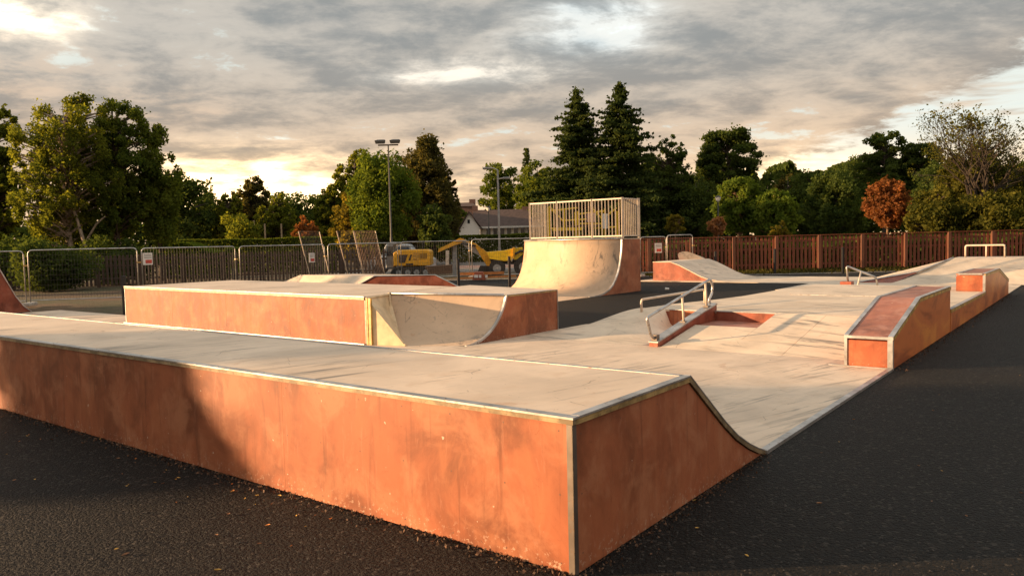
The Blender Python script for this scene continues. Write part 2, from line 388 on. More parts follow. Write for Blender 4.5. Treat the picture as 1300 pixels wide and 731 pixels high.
def ext_v(prof, v0, v1):
    n = len(prof); V = [W(u, v0, z) for u, z in prof]+[W(u, v1, z) for u, z in prof]
    return V, [tuple(range(n)), tuple(range(2*n-1, n-1, -1))]+[(i, (i+1) % n, n+(i+1) % n, n+i) for i in range(n)]
def ext_u(prof, u0, u1):
    n = len(prof); V = [W(u0, v, z) for v, z in prof]+[W(u1, v, z) for v, z in prof]
    return V, [tuple(range(n)), tuple(range(2*n-1, n-1, -1))]+[(i, (i+1) % n, n+(i+1) % n, n+i) for i in range(n)]
def prism(poly, z0, z1):
    n = len(poly); V = [(x, y, z0) for x, y in poly]+[(x, y, z1) for x, y in poly]
    return V, [tuple(range(n)), tuple(range(2*n-1, n-1, -1))]+[(i, (i+1) % n, n+(i+1) % n, n+i) for i in range(n)]
def strip_band(line, thick, v0, v1):
    """a sheet following a (u,z) polyline, thickness downwards/normal, from v0 to v1"""
    pts = []
    for i, (u, z) in enumerate(line):
        a = line[max(0, i-1)]; b = line[min(len(line)-1, i+1)]
        t = (b[0]-a[0], b[1]-a[1]); L = math.hypot(*t) or 1; nrm = (t[1]/L, -t[0]/L)
        if nrm[1] > 0: nrm = (-nrm[0], -nrm[1])
        pts.append((u+nrm[0]*thick, z+nrm[1]*thick))
    return ext_v(list(line)+pts[::-1], v0, v1)
def tube(path, r, n=8, closed=False):
    path = [Vector(p) for p in path]; V = []; Fc = []
    for i, p in enumerate(path):
        a = path[i-1] if i else path[0]; b = path[i+1] if i < len(path)-1 else path[-1]
        t = (b-a).normalized(); x = t.orthogonal().normalized() if abs(t.z) > 0.95 else Vector((0, 0, 1)).cross(t).normalized()
        y = t.cross(x).normalized(); rr = r[i] if isinstance(r, (list, tuple)) else r
        for k in range(n):
            q = p+x*math.cos(2*math.pi*k/n)*rr+y*math.sin(2*math.pi*k/n)*rr; V.append(tuple(q))
    for i in range(len(path)-1):
        for k in range(n):
            Fc.append((i*n+k, i*n+(k+1) % n, (i+1)*n+(k+1) % n, (i+1)*n+k))
    Fc.append(tuple(range(n))[::-1]); Fc.append(tuple((len(path)-1)*n+k for k in range(n)))
    return V, Fc
def rounded(pts, r=0.06, seg=4):
    out = [Vector(pts[0])]
    for i in range(1, len(pts)-1):
        p = Vector(pts[i]); a = (Vector(pts[i-1])-p); b = (Vector(pts[i+1])-p)
        rr = min(r, a.length*0.45, b.length*0.45); a = p+a.normalized()*rr; b = p+b.normalized()*rr
        for k in range(seg+1):
            t = k/seg; out.append(a*(1-t)**2+p*2*t*(1-t)+b*t*t)
    out.append(Vector(pts[-1])); return out
def ring(cx, cy, cz, axis, R0, r0, w, n=20):
    """solid wheel disc / tyre along axis 'x' or 'y': outer R0, inner r0, width w"""
    V, Fc = [], []
    for i in range(n):
        a = 2*math.pi*i/n; c, s = math.cos(a), math.sin(a)
        for rad, ww in ((R0, -w/2), (R0, w/2), (r0, w/2), (r0, -w/2)):
            V.append((cx+ww, cy+c*rad, cz+s*rad) if axis == 'x' else (cx+c*rad, cy+ww, cz+s*rad))
    for i in range(n):
        j = (i+1) % n
        for k in range(4): Fc.append((i*4+k, j*4+k, j*4+(k+1) % 4, i*4+(k+1) % 4))
    return V, Fc
def at(px, py, Y):
    """a point at depth Y (metres north of the viewer) given as survey bearing"""
    dx, dz = (px-650)*c_+(365.5-py)*s_, -(px-650)*s_+(365.5-py)*c_
    yy = F*math.cos(PITCH)+dz*math.sin(PITCH); zz = -F*math.sin(PITCH)+dz*math.cos(PITCH)
    return (dx*Y/yy, Y, CAM_H+zz*Y/yy)
def gx(px, Y): return at(px, HORIZON+SLOPE*(px-650), Y)[0]

# ------------------------------------------------------------------ ground
def struct(name, vf, m, **k):
    o = mk(name, vf[0], vf[1], m, **k); o['kind'] = 'structure'; return o
struct('ground', ([(-900, -300, -0.06), (900, -300, -0.06), (900, 1500, -0.06), (-900, 1500, -0.06)], [(0, 1, 2, 3)]), GROUND)
asph_poly = [(-28, -40), (70, -40), (70, 33.5), (30, 35.2), (12, 35.6), (4, 37), (-3.5, 37.5), (-6.5, 33.0), (-8.6, 26), (-9.6, 21.6), (-12.0, 20.4), (-19, 19), (-28, 18)]
struct('asphalt', prism(asph_poly, -0.30, -0.002), ASPH)
struct('car_park', ([(-12, 47, -0.035), (60, 47, -0.035), (60, 78, -0.035), (-12, 78, -0.035)], [(0, 1, 2, 3)]),
       mat('grey_tarmac', m_plain, col=(0.17, 0.155, 0.145), rough=0.9, var=0.2, scale=1.0))
struct('pink_paving', ([(-4.5, 57, -0.028), (1.5, 57, -0.028), (2, 63, -0.028), (-5, 63, -0.028)], [(0, 1, 2, 3)]),
       mat('pink_paving', m_plain, col=(0.42, 0.25, 0.20), rough=0.9, var=0.15, scale=2.0))
def kerb(a, b, w=0.14, z0=-0.05, z1=0.10):
    a = np.array(a); b = np.array(b); t = (b-a)/np.linalg.norm(b-a); n = np.array([-t[1], t[0]])*w/2
    p = [a-n, b-n, b+n, a+n]; return [(q[0], q[1], z) for z in (z0, z1) for q in p], HEX
kb = join(kerb((-12, 47), (60, 47)), kerb((-12, 78), (60, 78)))
struct('kerb', kb, CONC)
ed = [(-28, 18), (-19, 19), (-12.0, 20.4), (-9.6, 21.6), (-8.6, 26), (-6.5, 33.0), (-3.5, 37.5), (4, 37), (12, 35.6), (30, 35.2)]
struct('edging_kerb', join(*[kerb(ed[i], ed[i+1], 0.06, -0.05, 0.02) for i in range(len(ed)-1)]), CONC)

# flat concrete slab under the ramps: right-hand kerb runs along v = 0
struct('concrete_slab', join(boxuv(2.86, 8.0, 0.035, 6.45, -0.1, 0.012), boxuv(2.86, 5.9, 6.45, 21.9, -0.1, 0.012),
                             boxuv(5.9, 6.95, 17.0, 23.4, -0.1, 0.012), boxuv(5.9, 6.5, 6.45, 8.0, -0.1, 0.0125)), DECK)
struct('slab_edge_strip', boxuv(2.80, 7.44, -0.03, 0.035, -0.05, 0.028), STEEL)
struct('far_slab', join(boxuv(21.8, 30.4, 0.0, 6.4, -0.1, 0.012), boxuv(25.6, 30.4, 6.4, 13.6, -0.1, 0.0125)), DECKU)

# ------------------------------------------------------------------ near platform ramp
Z1 = 0.84
PROF = [(1.40, 0.845), (1.42, 0.831), (1.60, 0.700), (1.80, 0.555), (2.0, 0.412), (2.22, 0.272), (2.46, 0.152), (2.66, 0.07), (2.80, 0.025), (2.92, 0.016)]
def near_ramp():
    VL = 15.0
    t = Thing('platform_ramp', 'large red sided platform ramp with pale deck in the foreground, its corner nearest the viewer', 'skate ramp', W(0, 0, 0))
    t.part('core', ext_v([(0.03, 0.0), (2.7, 0.0), (2.45, 0.09), (2.2, 0.22), (2.0, 0.33), (1.73, 0.55), (1.40, 0.77), (0.03, 0.77)], 0.03, VL-0.03), REDDULL)
    v = 0.035; i = 0
    while v < VL-0.1:                        # front boards
        w = min(2.44, VL-v)
        t.part('front_board', boxuv(0.0, 0.022, v, v+w-0.0016, 0.004, 0.801), RED[0])
        v += w; i += 1
    # end board: follows the ramp profile
    prof = [(0.035, 0.004)]+[(2.86, 0.004)]+[(u-0.02, max(0.006, z-0.036)) for u, z in PROF[::-1] if z > 0.04]+[(0.035, 0.798)]
    t.part('end_board', ext_v(prof, 0.0, 0.022), RED[1])
    t.part('corner_angle', join(boxuv(-0.004, 0.034, -0.004, 0.0005, 0, 0.80), boxuv(-0.004, 0.0005, -0.004, 0.034, 0, 0.80)), STEELD)
    # deck and edge build-up: ply fascia with steel strip above
    t.part('deck', ext_v([(0.02, 0.80), (1.40, 0.805), (1.40, 0.845), (0.02, 0.838)], 0.02, VL), DECK)
    sl = strip_band(PROF, 0.03, 0.02, VL); t.part('slope', sl, DECKU, smooth=False)
    t.part('front_fascia', boxuv(-0.014, 0.018, -0.014, VL, 0.804, 0.829), mat('brown_front_edge', m_plyedge, col=(0.46, 0.33, 0.18)))
    t.part('front_edge_strip', join(boxuv(-0.018, 0.045, -0.018, VL, 0.831, 0.842)), STEEL)
    t.part('end_fascia', hexa([W(0.020, -0.014, 0.800), W(1.40, -0.014, 0.804), W(1.40, 0.018, 0.804), W(0.020, 0.018, 0.800)],
                              [W(0.020, -0.014, 0.829), W(1.40, -0.014, 0.834), W(1.40, 0.018, 0.834), W(0.020, 0.018, 0.829)]), PLY)
    t.part('end_edge_strip', hexa([W(0.047, -0.018, 0.8315), W(1.40, -0.018, 0.8365), W(1.40, 0.04, 0.8365), W(0.047, 0.04, 0.8315)],
                                  [W(0.047, -0.018, 0.8425), W(1.40, -0.018, 0.8485), W(1.40, 0.04, 0.8485), W(0.047, 0.04, 0.8425)]), STEEL)
    t.part('slope_fascia', strip_band(PROF, 0.034, -0.014, 0.019), mat('brown_ply_edge', m_plyedge, col=(0.33, 0.235, 0.13)))
    t.part('slope_edge_strip', strip_band([(u, z+0.008) for u, z in PROF], 0.009, -0.016, 0.03), STEEL)
    t.part('rear_edge_strip', boxuv(1.352, 1.398, 0.042, VL, 0.8455, 0.8505), STEEL)
    scr = join(*[boxuv(0.010+0.003, 0.020+0.003, vv, vv+0.010, 0.8425, 0.8435) for vv in np.arange(0.3, VL, 0.6)])
    t.part('screws', scr, STEELD, kind='stuff')
    def disc(u, v, z, ax, r=0.0055):
        n = 6; out = []
        for k in range(n):
            a = 2*math.pi*k/n
            out.append(W(u, v+r*math.cos(a), z+r*math.sin(a)) if ax == 'u' else W(u+r*math.cos(a), v, z+r*math.sin(a)))
        return out, [tuple(range(n))]
    sc = [disc(-0.0012, v0+dv, z, 'u') for v0 in np.arange(0.035, VL, 2.44) for dv in (0.05, 0.42, 0.82, 1.22, 1.62, 2.02, 2.39) for z in (0.05, 0.42, 0.76)]
    sc += [disc(u, -0.0012, z, 'v') for u, z in ((0.08, 0.1), (0.08, 0.42), (0.08, 0.74), (0.5, 0.05), (0.5, 0.74), (0.95, 0.05), (0.95, 0.74), (1.36, 0.05), (1.36, 0.74), (1.8, 0.05), (1.8, 0.45), (2.2, 0.05), (2.2, 0.18))]
    t.part('panel_screws', join(*sc), mat('painted_screw', m_plain, col=(0.16, 0.07, 0.04), rough=0.5), kind='stuff')
near_ramp()

# ------------------------------------------------------------------ long ledge and quarter pipe behind the platform
def cable(u, v, z): return W(u, v, z)
def mid_block():
    t = Thing('grind_ledge', 'long sunlit orange red ledge wall with pale top, behind the front platform', 'skate ledge', W(5.85, 12, 0))
    va, vb = 8.19, 16.9
    za, zb = 0.855, 0.905
    zt = lambda v: za+(zb-za)*(v-va)/(vb-va)
    n = 4; w = (vb-va)/n
    for i in range(n):
        a, b = va+i*w, va+(i+1)*w-0.004
        t.part('front_board', hexa([W(5.85, a, 0.03), W(5.872, a, 0.03), W(5.872, b, 0.03), W(5.85, b, 0.03)],
                                   [W(5.85, a, zt(a)-0.055), W(5.872, a, zt(a)-0.055), W(5.872, b, zt(b)-0.055), W(5.85, b, zt(b)-0.055)]), LEDGER)
    def slab(z_lo, z_hi, u0, u1, v0, v1):
        return hexa([W(u0, v0, zt(v0)+z_lo), W(u1, v0, zt(v0)+z_lo), W(u1, v1, zt(v1)+z_lo), W(u0, v1, zt(v1)+z_lo)],
                    [W(u0, v0, zt(v0)+z_hi), W(u1, v0, zt(v0)+z_hi), W(u1, v1, zt(v1)+z_hi), W(u0, v1, zt(v1)+z_hi)])
    def cut(z_lo, z_hi, u0, u1, e):
        P = [(u0, va+e), (u0, vb-e), (u1, vb-e), (u1, 8.76+e), (6.75, 8.52+e)]
        V = [W(u, v, zt(v)+z_lo) for u, v in P]+[W(u, v, zt(v)+z_hi) for u, v in P]; n = 5
        return V, [tuple(range(n)), tuple(range(2*n-1, n-1, -1))]+[(i, (i+1) % n, n+(i+1) % n, n+i) for i in range(n)]
    t.part('core', cut(-0.86, -0.03, 5.874, 8.75, 0.02), REDDULL)
    t.part('top', cut(-0.029, 0.0, 5.84, 8.8, 0.0), DECK)
    t.part('front_fascia', slab(-0.052, -0.006, 5.828, 5.839, va, vb+0.01), mat('cream_edge', m_plyedge, col=(0.62, 0.47, 0.26)))
    t.part('edge_strip', slab(0.001, 0.010, 5.826, 5.885, va, vb+0.01), STEEL)
    t.part('base_strip', boxuv(5.80, 5.849, va, vb+0.06, 0.012, 0.028), STEEL)
    t.part('left_corner_angle', boxuv(5.842, 5.90, vb-0.005, vb+0.012, 0.03, zb-0.06), STEEL)
    t.part('right_corner_angle', boxuv(5.838, 5.88, va-0.035, va-0.002, 0.012, za-0.055), STEELD)
    # quarter pipe
    q = Thing('quarter_pipe', 'low quarter pipe joined to the right end of the long ledge, in shade below', 'skate ramp', W(7.6, 7.2, 0))
    def curve(t0, c0, zc, n=12):
        out = []
        for i in range(n+1):
            a = i/n*math.radians(74); f = (1-math.cos(a))/(1-math.cos(R(74))); g = math.sin(a)/math.sin(R(74))
            out.append((t0[0]+(c0[0]-t0[0])*g, t0[1]+(c0[1]-t0[1])*g, 0.013+(zc-0.013)*f))
        return out
    left = curve((6.05, 7.40), (6.72, 8.48), 0.855); right = curve((6.55, 6.5), (7.68, 6.5), 0.80)
    V, Fc = [], []; m = len(left); K = 6
    for k in range(K+1):
        for i in range(m):
            a, b = left[i], right[i]; s = k/K; V.append(W(*(a[j]*(1-s)+b[j]*s for j in range(3))))
    for k in range(K):
        for i in range(m-1): Fc.append((k*m+i, k*m+i+1, (k+1)*m+i+1, (k+1)*m+i))
    top = [(x, y, z) for x, y, z in V]; bot = [(x, y, z-0.03) for x, y, z in V]; nn = len(V)
    F2 = Fc+[tuple(i+nn for i in f[::-1]) for f in Fc]
    q.part('riding_surface', (top+bot, F2), DECKC, smooth=True)
    # top deck
    q.part('deck', hexa([W(7.68, 6.5, 0.77), W(9.31, 6.5, 0.77), W(9.31, 8.72, 0.82), W(6.72, 8.48, 0.82)],
                        [W(7.68, 6.5, 0.80), W(9.31, 6.5, 0.80), W(9.31, 8.72, 0.858), W(6.72, 8.48, 0.856)]), DECK)
    pr = [(u, z) for u, v, z in right]
    side = [(9.31, 0.013)]+[(6.62, 0.013)]+[(u, z) for u, z in pr if z > 0.03]+[(9.31, 0.765)]
    side = [(u, min(z, 0.766)) for u, z in side]
    q.part('side_board', ext_v(side, 6.455, 6.475), RED[0])
    q.part('side_fascia', boxuv(7.70, 9.31, 6.447, 6.474, 0.768, 0.797), PLY)
    q.part('side_edge_strip', join(boxuv(7.72, 9.31, 6.445, 6.50, 0.799, 0.806)), STEEL)
    q.part('curve_edge_strip', strip_band([(u, z+0.004) for u, z in pr], 0.035, 6.445, 6.490), STEEL, label='bright steel strip along the curved edge')
    q.part('rear_corner_angle', boxuv(9.312, 9.322, 6.44, 6.50, 0.012, 0.80), STEEL)
    L1, L0 = left[-1], right[-1]
    q.part('coping', tube([W(L1[0]-0.01, L1[1], L1[2]+0.002), W(L0[0]-0.01, L0[1], L0[2]+0.002)], 0.026, 10), STEEL, smooth=True)
    # golden wing plate closing the left side
    wb = [W(5.85, 8.15, 0.014)]+[W(a[0]-0.01, a[1]+0.005, a[2]) for a in left]+[W(5.85, 8.15, 0.845)]
    n = len(wb); back = [(x+0.02, y+0.03, z) for x, y, z in wb]
    q.part('wing_plate', (wb+back, [tuple(range(n)), tuple(range(2*n-1, n-1, -1))]+[(i, (i+1) % n, n+(i+1) % n, n+i) for i in range(n)]), WINGM, label='golden brown wing plate')
    q.part('wing_edge_tube', tube([W(a[0]-0.015, a[1]-0.01, a[2]+0.012) for a in left], 0.026, 8), WINGM, smooth=True)
    q.part('wing_top_bar', tube([W(5.85, 8.15, 0.83), W(6.71, 8.47, 0.84)], 0.022, 6), WINGM)
    q.part('wing_post', boxuv(5.835, 5.875, 8.03, 8.09, 0.013, 0.835), PLYG)
    q.part('wing_post', boxuv(5.838, 5.872, 8.115, 8.15, 0.013, 0.83), PLYG)
    q.part('back_core', ext_v([(7.9, 0.0), (9.29, 0.0), (9.29, 0.76), (7.9, 0.76)], 6.48, 8.17), REDDULL)
mid_block()

# ------------------------------------------------------------------ ramp at the far left
def left_ramp():
    t = Thing('quarter_pipe', 'tall red sided quarter pipe cut off by the left edge of the picture', 'skate ramp', W(5, 24, 0))
    pr = [(6.26, 0.013), (6.06, 0.20), (5.86, 0.50), (5.66, 0.93), (5.49, 1.30), (5.38, 1.58), (5.31, 1.80)]
    t.part('side_board', ext_v([(3.4, 0.0)]+pr+[(3.4, 1.80)], 23.70, 23.725), REDDULL)
    t.part('riding_surface', strip_band(pr, 0.03, 23.726, 27.2), DECKC, smooth=True)
    t.part('edge_strip', strip_band([(u+0.012, z+0.008) for u, z in pr], 0.03, 23.68, 23.72), STEEL)
    t.part('deck', boxuv(3.4, 5.30, 23.726, 27.2, 1.77, 1.803), DECK)
    t.part('back_board', boxuv(3.36, 3.39, 23.7, 27.2, 0, 1.80), REDDULL)
left_ramp()

# ------------------------------------------------------------------ big quarter pipe with railing
def big_ramp():
    t = Thing('quarter_pipe', 'tall sunlit quarter pipe with a railed platform on top', 'skate ramp', W(19, 12.5, 0))
    ZT = 1.775; v0, v1 = 10.5, 14.5
    pr = [(17.0, 0.014), (17.54, 0.03), (17.9, 0.085), (18.2, 0.17), (18.45, 0.31), (18.63, 0.48), (18.78, 0.68), (18.89, 0.90), (18.97, 1.13), (19.03, 1.38), (19.06, 1.60), (19.07, ZT)]
    t.part('riding_surface', strip_band(pr, 0.03, v0+0.03, v1), DECKC, smooth=True)
    t.part('base_plate', boxuv(14.4, 17.0, v0, v1, -0.05, 0.014), DECKC)
    side = [(20.31, 0.0), (17.54, 0.0)]+[(u+0.012, z-0.012) for u, z in pr[2:]]+[(20.31, ZT-0.002)]
    t.part('side_board', ext_v(side, v0, v0+0.024), RED[1])
    t.part('left_side_board', ext_v(side, v1+0.002, v1+0.024), RED[1])
    t.part('curve_edge_strip', strip_band([(u-0.006, z+0.006) for u, z in pr], 0.05, v0-0.006, v0+0.045), STEEL)
    t.part('deck', boxuv(19.08, 20.33, v0-0.01, v1+0.02, ZT, ZT+0.03), DECK)
    t.part('back_board', boxuv(20.315, 20.335, v0+0.03, v1, 0, ZT-0.003), REDDULL)
    t.part('coping', tube([W(19.06, v0, ZT+0.028), W(19.06, v1+0.02, ZT+0.028)], 0.028, 10), STEEL, smooth=True)
    # railing
    zb, zr = ZT+0.09, ZT+1.32
    rp = Thing('safety_railing', 'cream painted barred safety railing round the top platform', 'railing', W(19.12, 12.5, ZT+0.03))
    def rail(a, b, z, h=0.045, w=0.045):
        a = np.array(a[:2]); b = np.array(b[:2]); tt = (b-a)/np.linalg.norm(b-a); n = np.array([-tt[1], tt[0]])*w/2
        p = [a-n, b-n, b+n, a+n]; return [(q[0], q[1], zz) for zz in (z, z+h) for q in p], HEX
    def post(p, z0, z1, w=0.07):
        return [(p[0]+a*w/2, p[1]+b*w/2, zz) for zz in (z0, z1) for a, b in ((-1, -1), (1, -1), (1, 1), (-1, 1))], HEX
    sides = [(W(19.16, v0+0.02), W(19.16, v1-0.2), 29, (0, 9/29, 20/29, 1.0)), (W(19.20, v0+0.02), W(20.28, v0+0.02), 9, (1.0,)), (W(19.22, v1-0.2), W(20.26, v1-0.1), 9, (1.0,))]
    for a, b, n, posts in sides:
        rp.part('top_rail', rail(a, b, zr), RAILM); rp.part('bottom_rail', rail(a, b, zb), RAILM)
        for k in range(1, n):
            p = np.array(a)*(1-k/n)+np.array(b)*k/n
            rp.part('bar', post(p, zb+0.046, zr-0.001, 0.032), RAILM)
        for f in posts:
            p = np.array(a)*(1-f)+np.array(b)*f; rp.part('post', post(p, ZT+0.031, zr+0.06, 0.075), RAILM)
big_ramp()

# ------------------------------------------------------------------ low pyramid box left of the big ramp
def pyramid():
    z = 0.80
    t = Thing('pyramid_box', 'low pale flat topped pyramid box with a red side, behind the long ledge', 'skate ramp', at(470, 365, 24))
    A = np.array(at(475, 350.5, 1)); 
    def on(px, py, zz):
        a = at(px, py, 10.0); k = (CAM_H-zz)/(CAM_H-a[2]); return (a[0]*k, 10.0*k, zz)
    c = on(475, 350.5, z); l = on(381, 349, z); r = on(552, 349, z); bk = (l[0]+r[0]-c[0], l[1]+r[1]-c[1], z)
    c = Vector(c); l = Vector(l); r = Vector(r); bk = Vector(bk)
    du = (r-c).normalized(); dv = (l-c).normalized()
    run = 1.55
    def g(p, a, b): q = p+du*a+dv*b; return (q.x, q.y, 0.0)
    cb, lb = g(c, -run, 0), g(l, -run, 0.9); rb, bb = g(r, run, 0), g(bk, run, 0.9)
    t.part('top', ([tuple(c), tuple(r), tuple(bk), tuple(l)]+[tuple(Vector(q)-Vector((0, 0, .03))) for q in (c, r, bk, l)], HEX), DECK)
    t.part('front_bank', ([cb, lb, tuple(l), tuple(c), (cb[0], cb[1], -.03), (lb[0], lb[1], -.03), tuple(l-Vector((0, 0, .03))), tuple(c-Vector((0, 0, .03)))], HEX), DECKU)
    t.part('rear_bank', ([rb, bb, tuple(bk), tuple(r), (rb[0], rb[1], -.03), (bb[0], bb[1], -.03), tuple(bk-Vector((0, 0, .03))), tuple(r-Vector((0, 0, .03)))], HEX), DECKU)
    o = -dv*0.01
    f = [Vector(cb)+o, Vector(rb)+o, r+o-Vector((0, 0, .012)), c+o-Vector((0, 0, .012))]; f2 = [p+dv*0.02 for p in f]
    t.part('red_side_board', ([tuple(p) for p in f+f2], HEX), REDDULL)
    t.part('edge_strip', join(tube([tuple(Vector(cb)+o), tuple(c+o), tuple(r+o), tuple(Vector(rb)+o)], 0.02, 6)), STEEL)
pyramid()

# ------------------------------------------------------------------ funbox (raised deck with banks), right-hand boxes, hubba
def funbox():
    zd = 0.40
    t = Thing('funbox', 'broad pale raised deck with sloping banks and a red notch, middle right', 'skate ramp', W(14, 2.4, 0))
    ub, ut = 7.95, 10.22          # bank foot and top
    zs = lambda u: 0.013+(zd-0.013)*(u-ub)/(ut-ub)
    def bankpiece(u0, u1, v0, v1, m=DECKU, name='bank_panel'):
        return t.part(name, ([W(u0, v0, zs(u0)), W(u1, v0, zs(u1)), W(u1, v1, zs(u1)), W(u0, v1, zs(u0)),
                              W(u0, v0, -0.05), W(u1, v0, -0.05), W(u1, v1, -0.05), W(u0, v1, -0.05)], HEX), m)
    g = 0.006
    un = 9.28
    bankpiece(8.6, ut, 0.58, 1.57); bankpiece(ub, 8.6-g, 0.58, 1.57); 
    bankpiece(8.6, ut, 1.57+g, 2.42); bankpiece(ub, 8.6-g, 1.57+g, 3.52)
    bankpiece(8.6, un, 2.42+g, 3.52)
    # notch floor, riser and side
    t.part('notch_floor', boxuv(un, ut, 2.42+g, 3.52, -0.05, zs(un)-0.012), REDTOP, label='red notch floor')
    t.part('notch_riser', boxuv(ut, ut+0.02, 2.42, 3.52, 0.0, zd-0.012), REDDULL, label='red riser at the back of the notch')
    t.part('notch_side', ext_v([(un, zs(un)-0.02), (ut, zs(un)-0.02), (ut, zd-0.02), ], 2.404, 2.4195), REDDULL)
    t.part('left_riser', boxuv(ut, ut+0.02, 3.8, 4.47, 0.0, zd-0.012), RED[1], label='red riser left of the sloping ledge')
    t.part('riser_edge_strip', boxuv(ut-0.012, ut+0.03, 2.42, 4.47, zd-0.010, zd+0.004), STEEL)
    # curved side bank running down to the quarter pipe on the left
    V, Fc = [], []; NU, NV = 16, 24
    for i in range(NU+1):
        for j in range(NV+1):
            fu, fv = i/NU, j/NV
            u = 8.0+fu*(10.35-8.0); v = 3.79+fv*(6.45-3.79)
            hu = 0.5-0.5*math.cos(min(1, fu)*math.pi); hv = 0.5+0.5*math.cos(min(1, max(0, (v-5.06)/1.39))*math.pi)
            tt = min(1, max(0, (fu-0.45)/0.50)); e0 = 3.79+(4.42-3.79)*tt*tt*(3-2*tt); e1 = 4.50+0.75*(1-tt)
            hl = min(1, max(0, (v-e0)/(e1-e0))); hv *= hl*hl*(3-2*hl)
            V.append(W(u, v, 0.013+(zd-0.013)*hu*hv))
    for i in range(NU):
        for j in range(NV):
            a = i*(NV+1)+j; Fc.append((a, a+1, a+NV+2, a+NV+1))
    n = len(V); V2 = V+[(x, y, z-0.04-(z*0.9)) for x, y, z in V]; F2 = Fc+[tuple(k+n for k in f[::-1]) for f in Fc]
    # skirts
    rim = [i*(NV+1) for i in range(NU+1)]+[NU*(NV+1)+j for j in range(1, NV+1)]
    for a, b in zip(rim[:-1], rim[1:]): F2.append((a, b, b+n, a+n))
    t.part('rounded_side_bank', (V2, F2), DECKU, smooth=True)
    # flat deck panels
    edge = [(10.22, 5.06), (11.33, 4.98), (12.65, 4.63), (13.9, 4.45), (16.5, 4.38), (18.7, 4.25)]
    us = [10.242, 12.65, 15.2, 18.7]
    def ev(u):
        for (a, va), (b, vb) in zip(edge[:-1], edge[1:]):
            if u <= b: return va+(vb-va)*(u-a)/(b-a)
        return edge[-1][1]
    for a, b in zip(us[:-1], us[1:]):
        for va, vb in ((0.03, 2.3), (2.3, None)):
            m_u = [a]+[u for u, _ in edge if a+0.01 < u < b-0.01]+[b]
            if vb is None:
                top = [W(a, va, 0), W(b-g, va, 0)]+[W(u if u < b else b-g, ev(u), 0) for u in m_u[::-1]]
            else:
                top = [W(a, va, 0), W(b-g, va, 0), W(b-g, vb-g, 0), W(a, vb-g, 0)]
            t.part('deck_panel', prism([(p[0], p[1]) for p in top], zd-0.04, zd), DECKU)
    pts = [(u, v) for u, v in edge]+[(18.7, 0.06), (10.26, 0.06)]
    t.part('deck_core', prism([W(u-0.0, v-(0.02 if v > 1 else 0))[:2] for u, v in pts], -0.02, zd-0.045), REDDULL)
    # far bank
    t.part('rear_bank', ext_v([(18.7, zd), (21.6, 0.013), (21.6, -0.02), (18.7, -0.02)], 0.05, 4.25), DECKU)
    # right-hand side board and edge between the two boxes
    for a, b in ((12.06, 13.6), (13.604, 15.2), (15.204, 16.85)):
        t.part('side_board', boxuv(a, b, -0.012, 0.012, 0.004, 0.335), GLOWPLY)
    t.part('side_fascia', boxuv(12.06, 16.85, -0.022, 0.014, 0.338, 0.392), PLYG)
    t.part('side_edge_strip', boxuv(12.06, 16.85, -0.026, 0.05, 0.394, 0.406), STEEL)
    t.part('step_edge_strip', boxuv(14.6, 14.66, 0.6, 3.6, zd+0.002, zd+0.02), STEEL)
funbox()

def side_box(name_label, prof, inner_prof, label, loc):
    t = Thing('grind_box', label, 'skate box', loc)
    return t
def box_a():
    t = Thing('grind_box', 'red topped grind box climbing the bank beside the asphalt, nearer of two', 'skate box', W(9, 0.3, 0))
    line = [(7.46, 0.42), (9.26, 0.80), (12.05, 0.80)]; vw = 0.57
    body = [(7.47, 0.0), (12.04, 0.0), (12.04, 0.74), (9.27, 0.74), (7.47, 0.36)]
    t.part('core', ext_v([(7.49, 0.0), (12.03, 0.0), (12.03, 0.73), (9.27, 0.73), (7.49, 0.355)], 0.016, vw-0.02), REDDULL)
    t.part('side_board', ext_v([(7.50, 0.004), (9.7, 0.004), (9.7, 0.735), (9.27, 0.735), (7.50, 0.362)], -0.006, 0.014), GLOWPLY)
    t.part('side_board', ext_v([(9.704, 0.004), (12.035, 0.004), (12.035, 0.735), (9.704, 0.735)], -0.006, 0.014), GLOWPLY)
    t.part('inner_side_board', ext_v(body, vw-0.018, vw-0.003), REDBOX)
    t.part('end_board', boxuv(7.462, 7.484, 0.05, vw-0.03, 0.02, 0.36), REDBOX, label='red end board facing the viewer')
    t.part('far_end_board', boxuv(12.036, 12.052, 0.0, vw, 0.402, 0.74), REDBOX)
    t.part('side_fascia', ext_v([(7.47, 0.362), (9.26, 0.742), (12.05, 0.742), (12.05, 0.790), (9.26, 0.790), (7.47, 0.410)], -0.016, 0.012), PLYG)
    t.part('top_board', ext_v([(7.47, 0.385), (9.26, 0.765), (9.26, 0.800), (7.47, 0.418)], 0.014, vw), REDTOP)
    t.part('top_board', ext_v([(9.264, 0.765), (12.05, 0.765), (12.05, 0.800), (9.264, 0.800)], 0.014, vw), REDTOP)
    for va, vb in ((-0.02, 0.045), (vw-0.045, vw+0.01)):
        t.part('edge_strip', strip_band([(7.455, 0.428), (9.26, 0.810), (12.055, 0.810)], 0.010, va, vb), STEEL)
    t.part('end_edge_strip', boxuv(7.448, 7.461, -0.02, vw+0.01, 0.385, 0.420), STEEL)
    t.part('end_edge_strip', boxuv(12.0, 12.05, 0.047, vw-0.047, 0.801, 0.811), STEEL)
    t.part('corner_angle', join(boxuv(7.445, 7.4615, -0.012, 0.048, 0.0, 0.384), boxuv(7.445, 7.50, -0.016, -0.0065, 0.0, 0.375)), STEEL)
    t.part('corner_angle', boxuv(7.445, 7.4615, vw-0.03, vw+0.006, 0.0, 0.384), STEEL)
    t.part('base_strip', boxuv(7.42, 7.4445, -0.01, vw+0.2, 0.012, 0.024), STEEL)
box_a()
